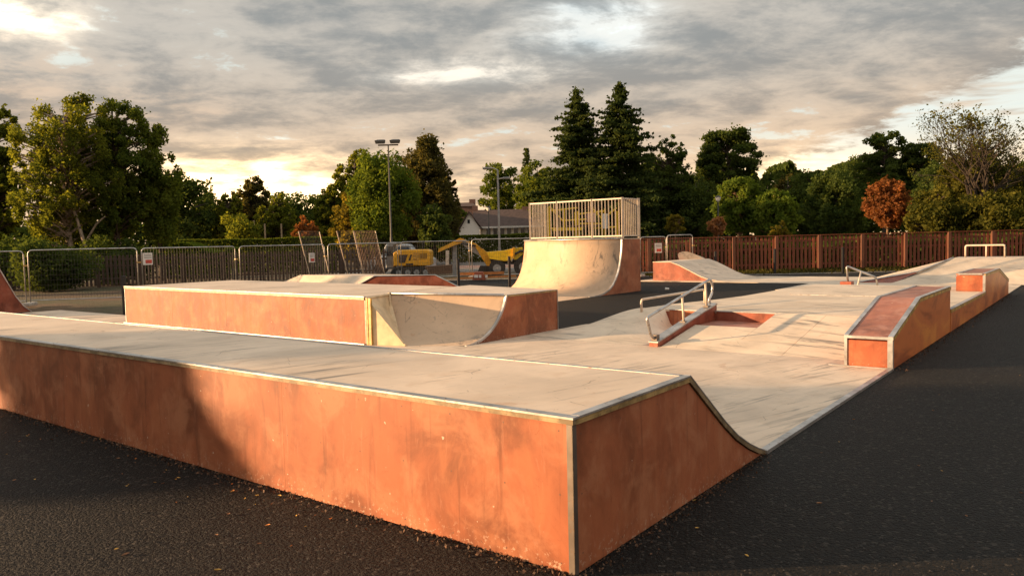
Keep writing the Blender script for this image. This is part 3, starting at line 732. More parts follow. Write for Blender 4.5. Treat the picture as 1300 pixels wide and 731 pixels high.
def box_b():
    t = Thing('grind_box', 'red grind box at the far end of the side wall, farther of two', 'skate box', W(19, 0.3, 0))
    vw = 0.57; Z = 0.80
    t.part('core', ext_v([(16.88, 0.0), (21.98, 0.0), (21.98, 0.34), (19.6, 0.74), (16.88, 0.74)], 0.016, vw-0.02), REDDULL)
    t.part('side_board', ext_v([(16.87, 0.004), (19.6, 0.004), (19.6, 0.735), (16.87, 0.735)], -0.006, 0.014), GLOWPLY)
    t.part('side_board', ext_v([(19.604, 0.004), (22.0, 0.004), (22.0, 0.345), (19.604, 0.735)], -0.006, 0.014), GLOWPLY)
    t.part('end_board', boxuv(16.855, 16.878, 0.04, vw-0.02, 0.405, 0.76), REDBOX, label='dark red end board facing the viewer')
    t.part('inner_side_board', ext_v([(16.87, 0.3), (21.9, 0.1), (21.98, 0.34), (19.6, 0.735), (16.87, 0.735)], vw-0.018, vw-0.003), REDBOX)
    t.part('side_fascia', ext_v([(16.86, 0.737), (19.6, 0.737), (22.0, 0.348), (22.0, 0.388), (19.6, 0.788), (16.86, 0.788)], -0.014, 0.012), PLYG)
    t.part('top_board', ext_v([(16.87, 0.765), (19.6, 0.765), (19.6, Z), (16.87, Z)], 0.014, vw), REDTOP)
    t.part('top_board', ext_v([(19.604, 0.765), (22.0, 0.365), (22.0, 0.40), (19.604, Z)], 0.014, vw), REDTOP)
    for va, vb in ((-0.02, 0.05), (vw-0.05, vw+0.01)):
        t.part('edge_strip', strip_band([(16.86, Z+0.010), (19.6, Z+0.010), (22.01, 0.410)], 0.010, va, vb), STEEL)
    t.part('end_edge_strip', boxuv(16.845, 16.868, 0.052, vw-0.052, 0.775, 0.812), STEEL)
    t.part('corner_angle', boxuv(16.84, 16.8545, -0.012, 0.04, 0.405, 0.772), STEEL)
box_b()

def hubba():
    t = Thing('sloping_ledge', 'narrow red ledge with steel top sloping down beside the notch', 'skate ledge', W(9, 3.66, 0))
    ln = [(7.95, 0.12), (10.3, 0.545)]
    t.part('body', ext_v([(7.93, 0.0), (10.32, 0.0), (10.32, 0.50), (10.25, 0.50), (7.93, 0.075)], 3.56, 3.71), REDDULL)
    t.part('top_plate', ext_v([(7.92, 0.077), (10.25, 0.503), (10.33, 0.503), (10.33, 0.54), (10.24, 0.525), (7.92, 0.098)], 3.55, 3.72), STEEL)
    h = Thing('handrail', 'bent tubular steel handrail standing over the sloping narrow ledge', 'handrail', W(9, 3.66, 0.3))
    v = 3.64
    path = [W(8.0, v, 0.13), W(7.86, v, 0.20), W(7.72, v, 0.50), W(10.22, v, 0.99), W(10.33, v, 0.86), W(10.30, v, 0.72), W(10.16, v, 0.62), W(10.20, v, 0.535)]
    h.part('rail_tube', tube(rounded(path, 0.06, 4), 0.024, 10), STEEL, smooth=True)
    for u, zt, zb in ((9.05, 0.755, 0.31), (10.02, 0.945, 0.50)):
        h.part('post', tube([W(u-0.02, v, zt), W(u+0.03, v, zb)], 0.021, 8), RAILM, smooth=True)
        h.part('base_plate', boxuv(u-0.03, u+0.09, v-0.05, v+0.05, zb-0.012, zb+0.010), STEELD)
    h.part('foot_block', boxuv(7.96, 8.06, v-0.05, v+0.05, 0.10, 0.20), STEELD)
    g = Thing('grind_rail', 'low cream grind rail on the raised deck, left of the sloping ledge', 'grind rail', W(11, 4.8, 0.4))
    va = 4.85
    g.part('rail_tube', tube(rounded([W(9.9, va+0.05, 0.33), W(9.9, va+0.05, 0.60), W(11.9, va-0.36, 0.68), W(11.9, va-0.36, 0.40)], 0.06, 4), 0.024, 8), RAILM, smooth=True)
    g.part('post', tube([W(11.2, va-0.19, 0.40), W(11.2, va-0.19, 0.64)], 0.022, 8), RAILM, smooth=True)
    s = Thing('grind_rail', 'small bent grind rail with sloping end, near the far bank', 'grind rail', W(19.9, 3.5, 0.4))
    p1, p2, p3 = at(1073, 358, 23), at(1087, 362, 21.6), at(1100, 360, 22.4)
    s.part('rail_tube', tube(rounded([W(19.9, 3.67, 0.36), W(19.85, 3.70, 0.86), W(20.1, 3.40, 0.70), W(20.3, 3.02, 0.52), W(20.35, 2.98, 0.18)], 0.07, 4), 0.03, 8), STEEL, smooth=True)
    s.part('post', tube([W(20.05, 3.36, 0.70), W(19.4, 3.30, 0.30)], 0.024, 8), RAILM, smooth=True)
    s.part('base_block', boxuv(19.75, 20.05, 3.55, 3.85, 0.2, 0.42), REDDULL)
hubba()

def far_bank():
    t = Thing('bank_ramp', 'wide pale bank ramp in front of the timber fence, far right', 'skate ramp', W(28, 1, 0))
    zt = 0.80
    T = W(29.2, 2.35, zt)
    s0, s1 = -3.6, 3.86
    foot = [W(26.1, s0, 0.013), W(26.1, s1, 0.013)]; top = [W(29.2, s0, zt), W(29.2, 2.35, zt)]
    # curved bank surface in strips
    V, Fc = [], []; n = 10; mcol = 8
    for i in range(n+1):
        f = i/n; z = 0.013+(zt-0.013)*(f**1.25); u = 26.1+(29.2-26.1)*f
        for j in range(mcol+1):
            vl = s1+(2.35-s1)*max(0, f); v = s0+(vl-s0)*j/mcol; V.append(W(u, v, z))
    for i in range(n):
        for j in range(mcol): a = i*(mcol+1)+j; Fc.append((a, a+1, a+mcol+2, a+mcol+1))
    nn = len(V); t.part('bank_surface', (V+[(x, y, z-0.05) for x, y, z in V], Fc+[tuple(k+nn for k in f[::-1]) for f in Fc]), DECKU, smooth=True)
    t.part('side_slope', ([W(26.3, 5.0, 0.013), W(30.4, 5.2, 0.013), W(30.4, 2.35, zt), W(29.2, 2.35, zt), W(27.4, 3.2, 0.36),
                           W(26.3, 5.0, -0.03), W(30.4, 5.2, -0.03), W(30.4, 2.35, zt-0.05), W(29.2, 2.35, zt-0.05), W(27.4, 3.2, 0.30)],
                          [(0, 1, 2, 3, 4), (9, 8, 7, 6, 5), (0, 5, 6, 1), (1, 6, 7, 2), (0, 4, 9, 5), (4, 3, 8, 9)]), DECKU)
    t.part('red_side_board', ([W(26.3, 5.0, 0.0), W(26.3, 3.8, 0.0), W(27.4, 3.2, 0.35), W(26.33, 5.0, 0.0), W(26.33, 3.8, 0.0), W(27.43, 3.2, 0.35)],
                              [(0, 1, 2), (5, 4, 3), (0, 3, 4, 1), (1, 4, 5, 2), (2, 5, 3, 0)]), REDDULL, label='red triangular side board')
    t.part('edge_strip', tube([W(26.3, 5.0, 0.02), W(27.4, 3.2, 0.365), W(29.2, 2.35, zt+0.01)], 0.025, 6), STEEL)
    t.part('deck', boxuv(29.2, 30.6, s0, 2.35, zt-0.05, zt), DECK)
    t.part('back_board', boxuv(30.56, 30.6, s0, 2.35, 0, zt-0.052), REDDULL)
    r = Thing('grind_rail', 'low square grind rail on top of the far bank ramp', 'grind rail', W(29.8, 0.8, zt))
    a, b = W(29.7, 2.02, zt), W(29.7, 0.78, zt)
    r.part('rail_tube', tube(rounded([a, (a[0], a[1], zt+0.44), (b[0], b[1], zt+0.44), b], 0.07, 4), 0.032, 8), RAILM, smooth=True)
    mid_ = W(29.7, 1.36, 0); r.part('post', tube([(mid_[0], mid_[1], zt), (mid_[0], mid_[1], zt+0.43)], 0.026, 8), RAILM, smooth=True)
far_bank()

def wedge():
    t = Thing('wedge_ramp', 'pale wedge ramp with a dark red front side, left of the timber fence', 'skate ramp', W(28, 12, 0))
    u0, u1, z = 26.25, 30.2, 0.80
    pr = [(12.30, z), (11.9, 0.66), (11.4, 0.42), (11.0, 0.22), (10.6, 0.08), (10.2, 0.025), (9.8, 0.014)]
    t.part('red_side_board', ext_u([(13.1, 0.0), (13.1, z-0.02)]+[(v+0.02, zz-0.02) for v, zz in pr[:5]]+[(10.45, 0.0)], u0, u0+0.02), REDDULL)
    line = [(13.1, z)]+pr
    V = []; Fc = []
    for u in (u0-0.01, u1):
        for v, zz in line: V.append(W(u, v, zz))
        for v, zz in line: V.append(W(u, v, zz-0.03))
    n = len(line)
    for i in range(n-1):
        Fc.append((i, i+1, 2*n+i+1, 2*n+i)); Fc.append((n+i, 3*n+i, 3*n+i+1, n+i+1)); Fc.append((i, n+i, n+i+1, i+1)); Fc.append((2*n+i, 2*n+i+1, 3*n+i+1, 3*n+i))
    t.part('riding_surface', (V, Fc), DECK)
    t.part('left_side_board', boxuv(u0+0.03, u1, 13.08, 13.1, 0, z-0.04), REDDULL)
    # rounded lip of a farther ramp
    q = Thing('rounded_ramp_lip', 'rounded pale ramp lip showing above the wedge ramp', 'skate ramp', W(32.2, 13, 0))
    O = [(860.5, 323), (862.5, 320.6), (866, 319.4), (871, 319.3), (877, 320.6), (884, 323.4), (892, 328), (899, 334), (899, 346), (866, 346)]
    Yl = 35.3; n = len(O); V = []
    for dy in (0.0, 1.2):
        for x, y in O:
            p = at(x, y, Yl); V.append((p[0]+dy*0.30, Yl+dy, max(-0.05, p[2]-(0.10*dy if p[2] > 0.9 else 0))))
    q.part('riding_surface', (V, [tuple(range(n)), tuple(range(2*n-1, n-1, -1))]+[(i, (i+1) % n, n+(i+1) % n, n+i) for i in range(n)]), DECK)
wedge()

# ------------------------------------------------------------------ timber fences
def timber_fence(x0, y0, x1, y1, h, m, label, sp=0.192, sw=0.115, post_sp=2.05, cap=True, lower_rail=True, z0=-0.05, depth=0.024):
    L = math.hypot(x1-x0, y1-y0); ang = math.atan2(y1-y0, x1-x0)
    t = Thing('timber_fence', label, 'fence', (x0, y0, z0), rz=ang)
    slat_me = None; n = int(L/sp)
    for i in range(n):
        if slat_me is None:
            o = t.part('slat', box(0, sw, -0.012, 0.012, 0.06, h-0.03), m, local=True, bevel=0.004); slat_me = o.data
        else:
            o = bpy.data.objects.new('slat', slat_me); link(o, t.o)
        o.location = (i*sp, random.uniform(-.004, .004), random.uniform(-0.012, 0.012)); o.rotation_euler = (0, random.uniform(-.008, .008), random.uniform(-.05, .05))
    pm = None; k = 0.55
    while k < L:
        if pm is None:
            o = t.part('post', box(-0.07, 0.07, -0.165, -0.025, 0, h), POSTM if m is TIMB else m, local=True, bevel=0.006); pm = o.data
        else: o = bpy.data.objects.new('post', pm); link(o, t.o)
        o.location = (k, 0, random.uniform(-.01, .01)); k += post_sp
    for zz in (0.38, h*0.63, h-0.28)[: 3 if lower_rail else 2]:
        t.part('rail', box(0, L, 0.016, 0.06, zz, zz+0.09), m, local=True)
    if cap: t.part('cap_rail', box(-0.05, L, -0.09, 0.07, h+0.002, h+0.035), m, local=True)
    return t
timber_fence(6.2, 37.9, 27.4, 37.0, 1.80, TIMB, 'reddish brown timber slat fence along the back, right of the tall ramp', sp=0.192, sw=0.122)
timber_fence(27.6, 36.9, 22.5, -6.0, 1.80, TIMB, 'timber slat fence closing the right side, outside the picture', sp=0.192, sw=0.098)
timber_fence(-34, 37.5, -6.9, 43.0, 1.66, TIMBD, 'timber slat fence with shade in its dark colour, behind the wire panels, left', sp=0.20, sw=0.12, cap=False)

# black posts
def bpost(px, Y, h, lab):
    t = Thing('metal_post', lab, 'post', (gx(px, Y), Y, -0.05), group='short black posts round the park')
    t.part('shaft', box(-0.05, 0.05, -0.05, 0.05, 0, h-0.03), BLACK, local=True, bevel=0.006)
    t.part('cap', box(-0.055, 0.055, -0.055, 0.055, h-0.029, h), BLACK, local=True, bevel=0.01)
for px, Y, h, lab in ((155, 21.9, 1.12, 'thin black post beside the left end of the long ledge'),
                      (295, 30.5, 1.02, 'short black post just above the long ledge, before the dark fence'),
                      (581, 31.5, 1.20, 'black post right of the pale pyramid box'),
                      (646, 29.6, 1.27, 'black post at the left foot of the tall ramp'),
                      (908, 36.4, 1.15, 'black post before the timber fence above the wedge ramp'),
                      (983.5, 36.0, 1.22, 'black post before the timber fence, midway between wedge ramp and far bank'),
                      (1070, 35.2, 1.22, 'black post before the timber fence, above the small bent grind rail')):
    bpost(px, Y, h, lab)

# ------------------------------------------------------------------ temporary wire fence panels
def wire_panel(a, b, h, label, sign=None, tilt=0.0, nv=30, clamp=True, zoff=0.0, slats=False):
    a = np.array(a); b = np.array(b); L = float(np.linalg.norm(b-a)); ang = math.atan2(b[1]-a[1], b[0]-a[0])
    t = Thing('wire_fence_panel', label, 'fence panel', (float(a[0]), float(a[1]), zoff), group='temporary wire fence panels', rz=ang)
    t.o.rotation_euler = (tilt, 0, ang)
    e = 0.03
    fr = rounded([(e, 0, 0.06), (e, 0, h), (L-e, 0, h), (L-e, 0, 0.06)], 0.16, 5)
    t.part('frame', tube(fr, 0.021, 8), STEEL, smooth=True, local=True)
    t.part('bottom_bar', tube([(e, 0, 0.18), (L-e, 0, 0.18)], 0.018, 6), STEEL, local=True)
    ws = []
    for i in range(1, nv): x = e+(L-2*e)*i/nv; ws.append(box(x-0.0022, x+0.0022, -0.0022, 0.0022, 0.18, h-0.01))
    for i in range(1, 10): z = 0.18+(h-0.19)*i/10; ws.append(box(e, L-e, 0.0035, 0.0085, z-0.003, z+0.003))
    t.part('wire_mesh', join(*ws), WIRE, local=True, kind='stuff')
    if clamp: t.part('clamp', box(L-0.05, L+0.07, -0.035, 0.035, h*0.72, h*0.72+0.05), mat('brass_clamp', m_plain, col=(0.55, 0.33, 0.10), rough=0.4), local=True)
    if tilt == 0: t.part('foot_block', box(-0.12, 0.12, -0.35, 0.35, 0.0, 0.12), CONC, local=True, bevel=0.02)
    if sign:
        x, z, w, hh = sign
        s = t.part('sign', box(x, x+w, -0.034, -0.026, z, z+hh), WHITE, local=True)
        t.part('sign_red_patch', box(x+w*0.25, x+w*0.92, -0.0375, -0.035, z+hh*0.12, z+hh*0.42), SIGNR, parent=s, local=True)
        for k in range(3): t.part('sign_print_line', box(x+w*0.12, x+w*0.88, -0.0375, -0.035, z+hh*(0.56+0.13*k), z+hh*(0.60+0.13*k)), SIGNG, parent=s, local=True)
    return t
def P2(px, Y): return (gx(px, Y), Y)
wire_panel(P2(-105, 25.0), P2(31, 26.1), 1.86, 'wire fence panel cut off by the left edge of the picture')
wire_panel(P2(34, 26.2), P2(175, 26.9), 1.88, 'wide wire fence panel before the birch trunk', nv=36)
wire_panel(P2(178.5, 26.9), P2(299, 30.2), 1.86, 'wire fence panel with a white notice at its left', sign=(0.05, 1.28, 0.36, 0.42), nv=34)
wire_panel(P2(303, 30.3), P2(412.5, 33.0), 1.86, 'wire fence panel with a small notice near its right end', sign=(3.05, 1.12, 0.26, 0.40), nv=34)
wire_panel(P2(415.5, 33.1), P2(505, 36.0), 1.87, 'wire fence panel behind the red side of the pyramid box', nv=30)
wire_panel(P2(508, 36.1), P2(596, 38.8), 1.90, 'wire fence panel in front of the yellow digger body', nv=30)
wire_panel(P2(598, 38.9), P2(690, 38.5), 1.95, 'wire fence panel beside the tall ramp, before the site dumper', nv=32)
wire_panel(P2(812, 36.6), P2(846, 36.9), 1.86, 'narrow wire fence panel just right of the tall ramp, white notice on it', sign=(0.75, 1.10, 0.36, 0.46), nv=14)
wire_panel(P2(846, 36.4), P2(880, 36.7), 1.92, 'short wire fence panel standing before the timber fence', nv=14)
def leaning(bl, br, tl, tr, Y0, label, dense=False):
    """a panel stood on end, leaning on the fence; corners as points of one plane"""
    BL, BR, TL, TR = [Vector(q) for q in (bl, br, tl, tr)]
    t = Thing('leaning_panel', label, 'fence panel', tuple(BL), group='spare panels leaning on the wire fence')
    t.part('frame', join(tube([BL, TL, TR, BR], 0.024, 6), tube([BL, BR], 0.02, 6)), mat('rusty_frame', m_plain, col=(0.42, 0.30, 0.20), rough=0.5))
    ws = []; n = 14
    for i in range(1, n):
        f = i/n; ws.append(tube([BL.lerp(BR, f), TL.lerp(TR, f)], 0.014 if dense else 0.004, 4))
    for i in range(1, 22 if not dense else 6):
        f = i/(22 if not dense else 6); ws.append(tube([BL.lerp(TL, f), BR.lerp(TR, f)], 0.004 if not dense else 0.012, 4))
    t.part('slatted_infill' if dense else 'wire_mesh', join(*ws), mat('brown_slats', m_plain, col=(0.22, 0.13, 0.08), rough=0.8) if dense else WIRE, kind='stuff')
    return t
leaning(at(396, 360, 35), at(420, 358, 36), at(379, 294, 36), at(405.5, 294, 37), 35, 'narrow wire panel stood on end left of the spare pair')
leaning(at(444, 358, 35.2), at(464, 357, 35.8), at(427.5, 293.5, 36), at(449, 293, 36.6), 35, 'tall wire panel stood on end, left of the slatted one')
leaning(at(463, 358, 35.0), at(490, 357, 35.8), at(448.5, 293.5, 35.9), at(476.5, 292.8, 36.7), 35, 'tall slatted panel leaning on the wire fence', dense=True)

# ------------------------------------------------------------------ vehicles and site gear behind the fence
def digger():
    Y = 44.0; X = gx(525, Y)
    t = Thing('excavator', 'orange yellow excavator body with boxy rear housing behind the wire fence', 'excavator', (X, Y, -0.03))
    b = [(-1.05, 0.62), (1.02, 0.62), (1.02, 1.42), (0.85, 1.52), (-0.75, 1.52), (-1.05, 1.36)]
    def exty(pr, y0, y1):
        n = len(pr); V = [(x, y0, z) for x, z in pr]+[(x, y1, z) for x, z in pr]
        return V, [tuple(range(n)), tuple(range(2*n-1, n-1, -1))]+[(i, (i+1) % n, n+(i+1) % n, n+i) for i in range(n)]
    t.part('housing', exty(b, -0.9, 0.9), YEL, local=True, bevel=0.05)
    t.part('side_window', exty([(-0.72, 0.80), (-0.40, 0.80), (-0.22, 1.25), (-0.72, 1.25)], -0.915, -0.905), GLASS, local=True)
    t.part('side_stripe', exty([(-0.20, 0.92), (-0.10, 0.92), (0.02, 1.25), (-0.08, 1.25)], -0.915, -0.905), BLACK, local=True)
    t.part('vent', box(-0.35, 0.05, -0.915, -0.905, 0.66, 0.76), BLACK, local=True)
    t.part('counterweight', box(0.35, 1.0, -0.94, -0.91, 0.64, 0.85), YEL, local=True)
    t.part('cab', exty([(-1.55, 0.5), (-1.10, 0.5), (-1.10, 1.78), (-0.2, 1.95), (-1.3, 1.98), (-1.55, 1.7)], -0.4, 0.7), GREYP, local=True, bevel=0.04)
    t.part('cab_window', exty([(-1.48, 1.2), (-1.12, 1.2), (-1.12, 1.72), (-1.40, 1.75)], -0.412, -0.404), GLASS, local=True)
    for s in (-1, 1):
        tr = t.part('track', join(exty([(-1.0, 0.02), (1.0, 0.02), (1.25, 0.25), (1.05, 0.55), (-1.05, 0.55), (-1.25, 0.25)], s*0.75-0.2, s*0.75+0.2)), RUBBER, local=True, bevel=0.03)
        for k in range(4): t.part('track_roller', ring(-0.75+0.5*k, s*0.75-0.22, 0.25, 'y', 0.16, 0.03, 0.05, 12), GREYP, parent=tr, local=True)
    t.part('undercarriage', box(-0.6, 0.6, -0.5, 0.5, 0.3, 0.6), BLACK, local=True)
    t.part('exhaust', tube([(0.55, -0.3, 1.5), (0.55, -0.3, 1.85), (0.65, -0.3, 1.9)], 0.045, 8), BLACK, local=True)
    t.part('handrail', tube(rounded([(-0.6, -0.8, 1.5), (-0.6, -0.8, 1.68), (0.3, -0.8, 1.68), (0.3, -0.8, 1.5)], 0.08), 0.018, 6), BLACK, local=True)
    t.part('hose', tube([(-1.1, -0.6, 1.2), (-1.5, -0.62, 1.5), (-1.8, -0.6, 1.2), (-1.9, -0.6, 0.8)], 0.025, 6), BLACK, local=True)
    t.part('grille', join(*[box(0.45+0.07*k, 0.48+0.07*k, -0.915, -0.903, 1.0, 1.3) for k in range(6)]), BLACK, local=True)
    t.part('access_panel', box(0.05, 0.40, -0.912, -0.903, 0.95, 1.35), mat('muddy_yellow', m_plain, col=(0.50, 0.26, 0.03), rough=0.6, var=0.3, scale=12), local=True)
    # separate folded arm
    a = Thing('digger_arm', 'orange yellow folded digger arm raised in a peak above the wire fence', 'digger arm', (gx(590, 43), 43, -0.03))
    def poly(pp, Y, d=0.28):
        pts = [at(x, y, Y) for x, y in pp]; n = len(pts)
        V = [(p[0], Y-d/2, p[2]) for p in pts]+[(p[0], Y+d/2, p[2]) for p in pts]
        return V, [tuple(range(n)), tuple(range(2*n-1, n-1, -1))]+[(i, (i+1) % n, n+(i+1) % n, n+i) for i in range(n)]
    a.part('stick', poly([(556, 320.5), (557, 316), (577, 306), (584, 302), (590, 304), (585, 309), (578, 311)], 43), YEL)
    a.part('boom', poly([(578, 307), (588, 305.5), (600, 311), (613, 318), (608, 324), (598, 319), (588, 311)], 43.1, 0.34), mat('boom_grey_side', m_plain, col=(0.40, 0.40, 0.40), rough=0.4))
    a.part('boom_top', poly([(579, 306), (584, 302), (589, 304), (604, 309), (613, 317), (600, 310.5), (588, 305)], 42.9, 0.30), YEL)
    a.part('ram', tube([at(585, 309, 42.7), at(604, 312, 42.7)], 0.05, 8), BLACK, smooth=True)
    a.part('pivot_arm', poly([(603, 312), (613, 316), (623, 324), (626, 338), (618, 337), (611, 326)], 43, 0.5), YEL)
    a.part('mount_post', poly([(575, 312), (580, 312), (580, 352), (574.5, 352)], 43.3, 0.3), GREYP)
    a.part('counter_base', poly([(610, 337), (628, 337), (632, 347), (606, 347)], 43.2, 1.4), BLACK)
    d = Thing('site_dumper', 'bright yellow site dumper with black wheels beside the tall ramp', 'dumper', (gx(650, 42), 42, -0.03))
    d.part('skip', poly([(618, 320), (640, 318), (652, 315), (663, 314), (664, 322), (656, 329), (640, 331), (622, 328)], 42, 1.3), YEL2)
    d.part('skip_rib', poly([(651, 314), (653.5, 314), (653, 328), (650.5, 328)], 41.95, 1.44), YEL)
    d.part('chassis', poly([(622, 328), (668, 328), (668, 336), (624, 334)], 42.1, 0.8), BLACK)
    for px, rr in ((631, 0.44), (664, 0.50)):
        c = at(px, 338, 41.4); w = d.part('wheel', ring(c[0], 41.35, rr-0.04, 'y', rr, 0.22, 0.34, 24), RUBBER)
        d.part('rim', ring(c[0], 41.33, rr-0.04, 'y', 0.219, 0.05, 0.30, 18), GREYP, parent=w)
        w2 = d.part('wheel', ring(c[0], 42.9, rr-0.04, 'y', rr, 0.22, 0.34, 24), RUBBER)
    d.part('mudguard', tube([at(650, 332, 41.3), at(653, 323, 41.3), at(661, 318.5, 41.3), at(671, 319.5, 41.3)], 0.07, 6), BLACK)
    d.part('roll_bar', tube(rounded([at(668, 330, 41.6), at(668, 308, 41.6), at(676, 306, 41.6), at(676, 330, 41.6)], 0.1), 0.04, 6), BLACK)
    # works barrier
    w = Thing('works_barrier', 'low orange planked works barrier with white reflectors by the black posts', 'barrier', (gx(610, 36.5), 36.5, -0.03))
    w.part('plank', poly([(584, 346), (640, 344.5), (640, 348), (584, 349.5)], 36.5, 0.06), mat('orange_plank', m_plain, col=(0.50, 0.19, 0.05), rough=0.5))
    w.part('plank', poly([(584, 352), (655, 349), (655, 351), (584, 354.5)], 36.2, 0.06), mat('orange_plank', m_plain))
    w.part('stand', poly([(603, 345), (613, 345), (617, 355), (600, 355)], 36.4, 0.5), mat('rust_stand', m_plain, col=(0.36, 0.10, 0.05), rough=0.5))
    for x0, x1 in ((602, 607), (608, 611), (616, 619)):
        w.part('reflector', poly([(x0, 349), (x1, 349), (x1, 352.5), (x0, 352.5)], 36.1, 0.04), WHITE)
    k = Thing('timber_stack', 'pale timber boards stacked behind the wire fence under the digger arm', 'timber stack', (gx(560, 41), 41, -0.03))
    for i in range(7):
        k.part('board', poly([(540+i, 338+i*1.6), (574, 336+i*1.6), (574, 337.2+i*1.6), (540+i, 339.2+i*1.6)], 41-0.05*i, 0.8), TIMBD)
    k.part('bearer', poly([(566, 318), (570, 318), (570, 348), (566, 348)], 41.6, 0.12), CONC)
digger()

def car():
    Y = 50; X = gx(510, Y)
    t = Thing('parked_car', 'silver grey car with blue tinted windscreen parked left of the digger', 'car', (X, Y, -0.03))
    def exty(pr, y0, y1):
        n = len(pr); V = [(x, y0, z) for x, z in pr]+[(x, y1, z) for x, z in pr]
        return V, [tuple(range(n)), tuple(range(2*n-1, n-1, -1))]+[(i, (i+1) % n, n+(i+1) % n, n+i) for i in range(n)]
    silver = mat('silver_car_paint', m_plain, col=(0.48, 0.50, 0.52), rough=0.3, metal=0.3)
    t.part('body', exty([(-2.1, 0.3), (2.1, 0.3), (2.15, 0.85), (1.9, 1.0), (1.2, 1.08), (-1.3, 1.12), (-2.1, 0.95)], -0.85, 0.85), silver, local=True, bevel=0.05)
    t.part('cabin', exty([(-1.25, 1.1), (1.15, 1.08), (0.55, 1.85), (-0.9, 1.88)], -0.74, 0.74), silver, local=True, bevel=0.05)
    t.part('side_window', exty([(-1.0, 1.15), (0.92, 1.13), (0.5, 1.68), (-0.8, 1.72)], -0.765, -0.755), mat('car_glass', m_plain, col=(0.06, 0.09, 0.13), rough=0.05), local=True)
    for x in (-1.35, 1.35):
        for y in (-0.8, 0.8):
            w = t.part('wheel', ring(x, y, 0.33, 'y', 0.33, 0.2, 0.2, 20), RUBBER, local=True); t.part('rim', ring(x, y, 0.33, 'y', 0.199, 0.03, 0.16, 14), STEEL, parent=w, local=True)
car()

# ------------------------------------------------------------------ climbing frame behind the railing
def playground():
    Y = 47.0
    t = Thing('climbing_frame', 'yellow tubular climbing frame seen through the railing bars', 'climbing frame', (gx(738, Y), Y, -0.03))
    def tp(a, b, r=0.055, m=YEL2, n='bar', dy=0.0):
        A = at(*a, Y); B = at(*b, Y); t.part(n, tube([(A[0], A[1]+dy, A[2]), (B[0], B[1]+dy, B[2])], r, 6), m)
    for i, x in enumerate((697, 716, 733, 752, 768, 783)):
        p = at(x, 262+(i % 3)*3, Y); g0 = (p[0], p[1], -0.03); t.part('post', tube([g0, p], 0.06, 8), YEL2)
        if i % 2 == 0: t.part('post', tube([(p[0], p[1]+1.6, -0.03), (p[0], p[1]+1.6, p[2])], 0.06, 8), YEL2)
    for a, b in (((697, 268), (733, 264)), ((716, 280), (752, 278)), ((733, 272), (768, 268)), ((697, 290), (733, 290)), ((752, 290), (783, 288)), ((768, 276), (783, 264)), ((697, 262), (716, 282)), ((752, 265), (768, 282)), ((733, 284), (768, 284))): tp(a, b)
    pl = at(742, 286, Y); t.part('platform', box(pl[0]-1.0, pl[0]+1.0, Y-0.2, Y+1.6, pl[2]-0.06, pl[2]), mat('brown_platform', m_plain, col=(0.16, 0.09, 0.05)))
    p = at(768, 286, Y); t.part('white_panel', box(p[0]-0.15, p[0]+0.15, Y-0.12, Y-0.08, p[2]-0.2, p[2]+0.7), WHITE)
    p = at(750, 280, Y); t.part('pink_panel', box(p[0]-0.25, p[0]+0.25, Y-0.12, Y-0.08, p[2]-0.1, p[2]+0.45), mat('pale_pink_panel', m_plain, col=(0.55, 0.36, 0.30)))
    p = at(720, 291, Y); t.part('low_beam', box(p[0]-0.9, p[0]+0.9, Y-0.3, Y-0.2, p[2]-0.09, p[2]+0.09), YEL2)
    y = Thing('yellow_gate', 'small yellow gate just right of the tall ramp', 'gate', (gx(822, 40), 40, -0.05))
    for px in (817, 821, 828): p = at(px, 322, 40); y.part('upright', tube([(p[0], 40, -0.05), p], 0.035, 6), YEL2)
    y.part('bar', tube([at(817, 323, 40), at(828, 323, 40)], 0.03, 6), YEL2); y.part('bar', tube([at(817, 340, 40), at(828, 340, 40)], 0.03, 6), YEL2)
playground()

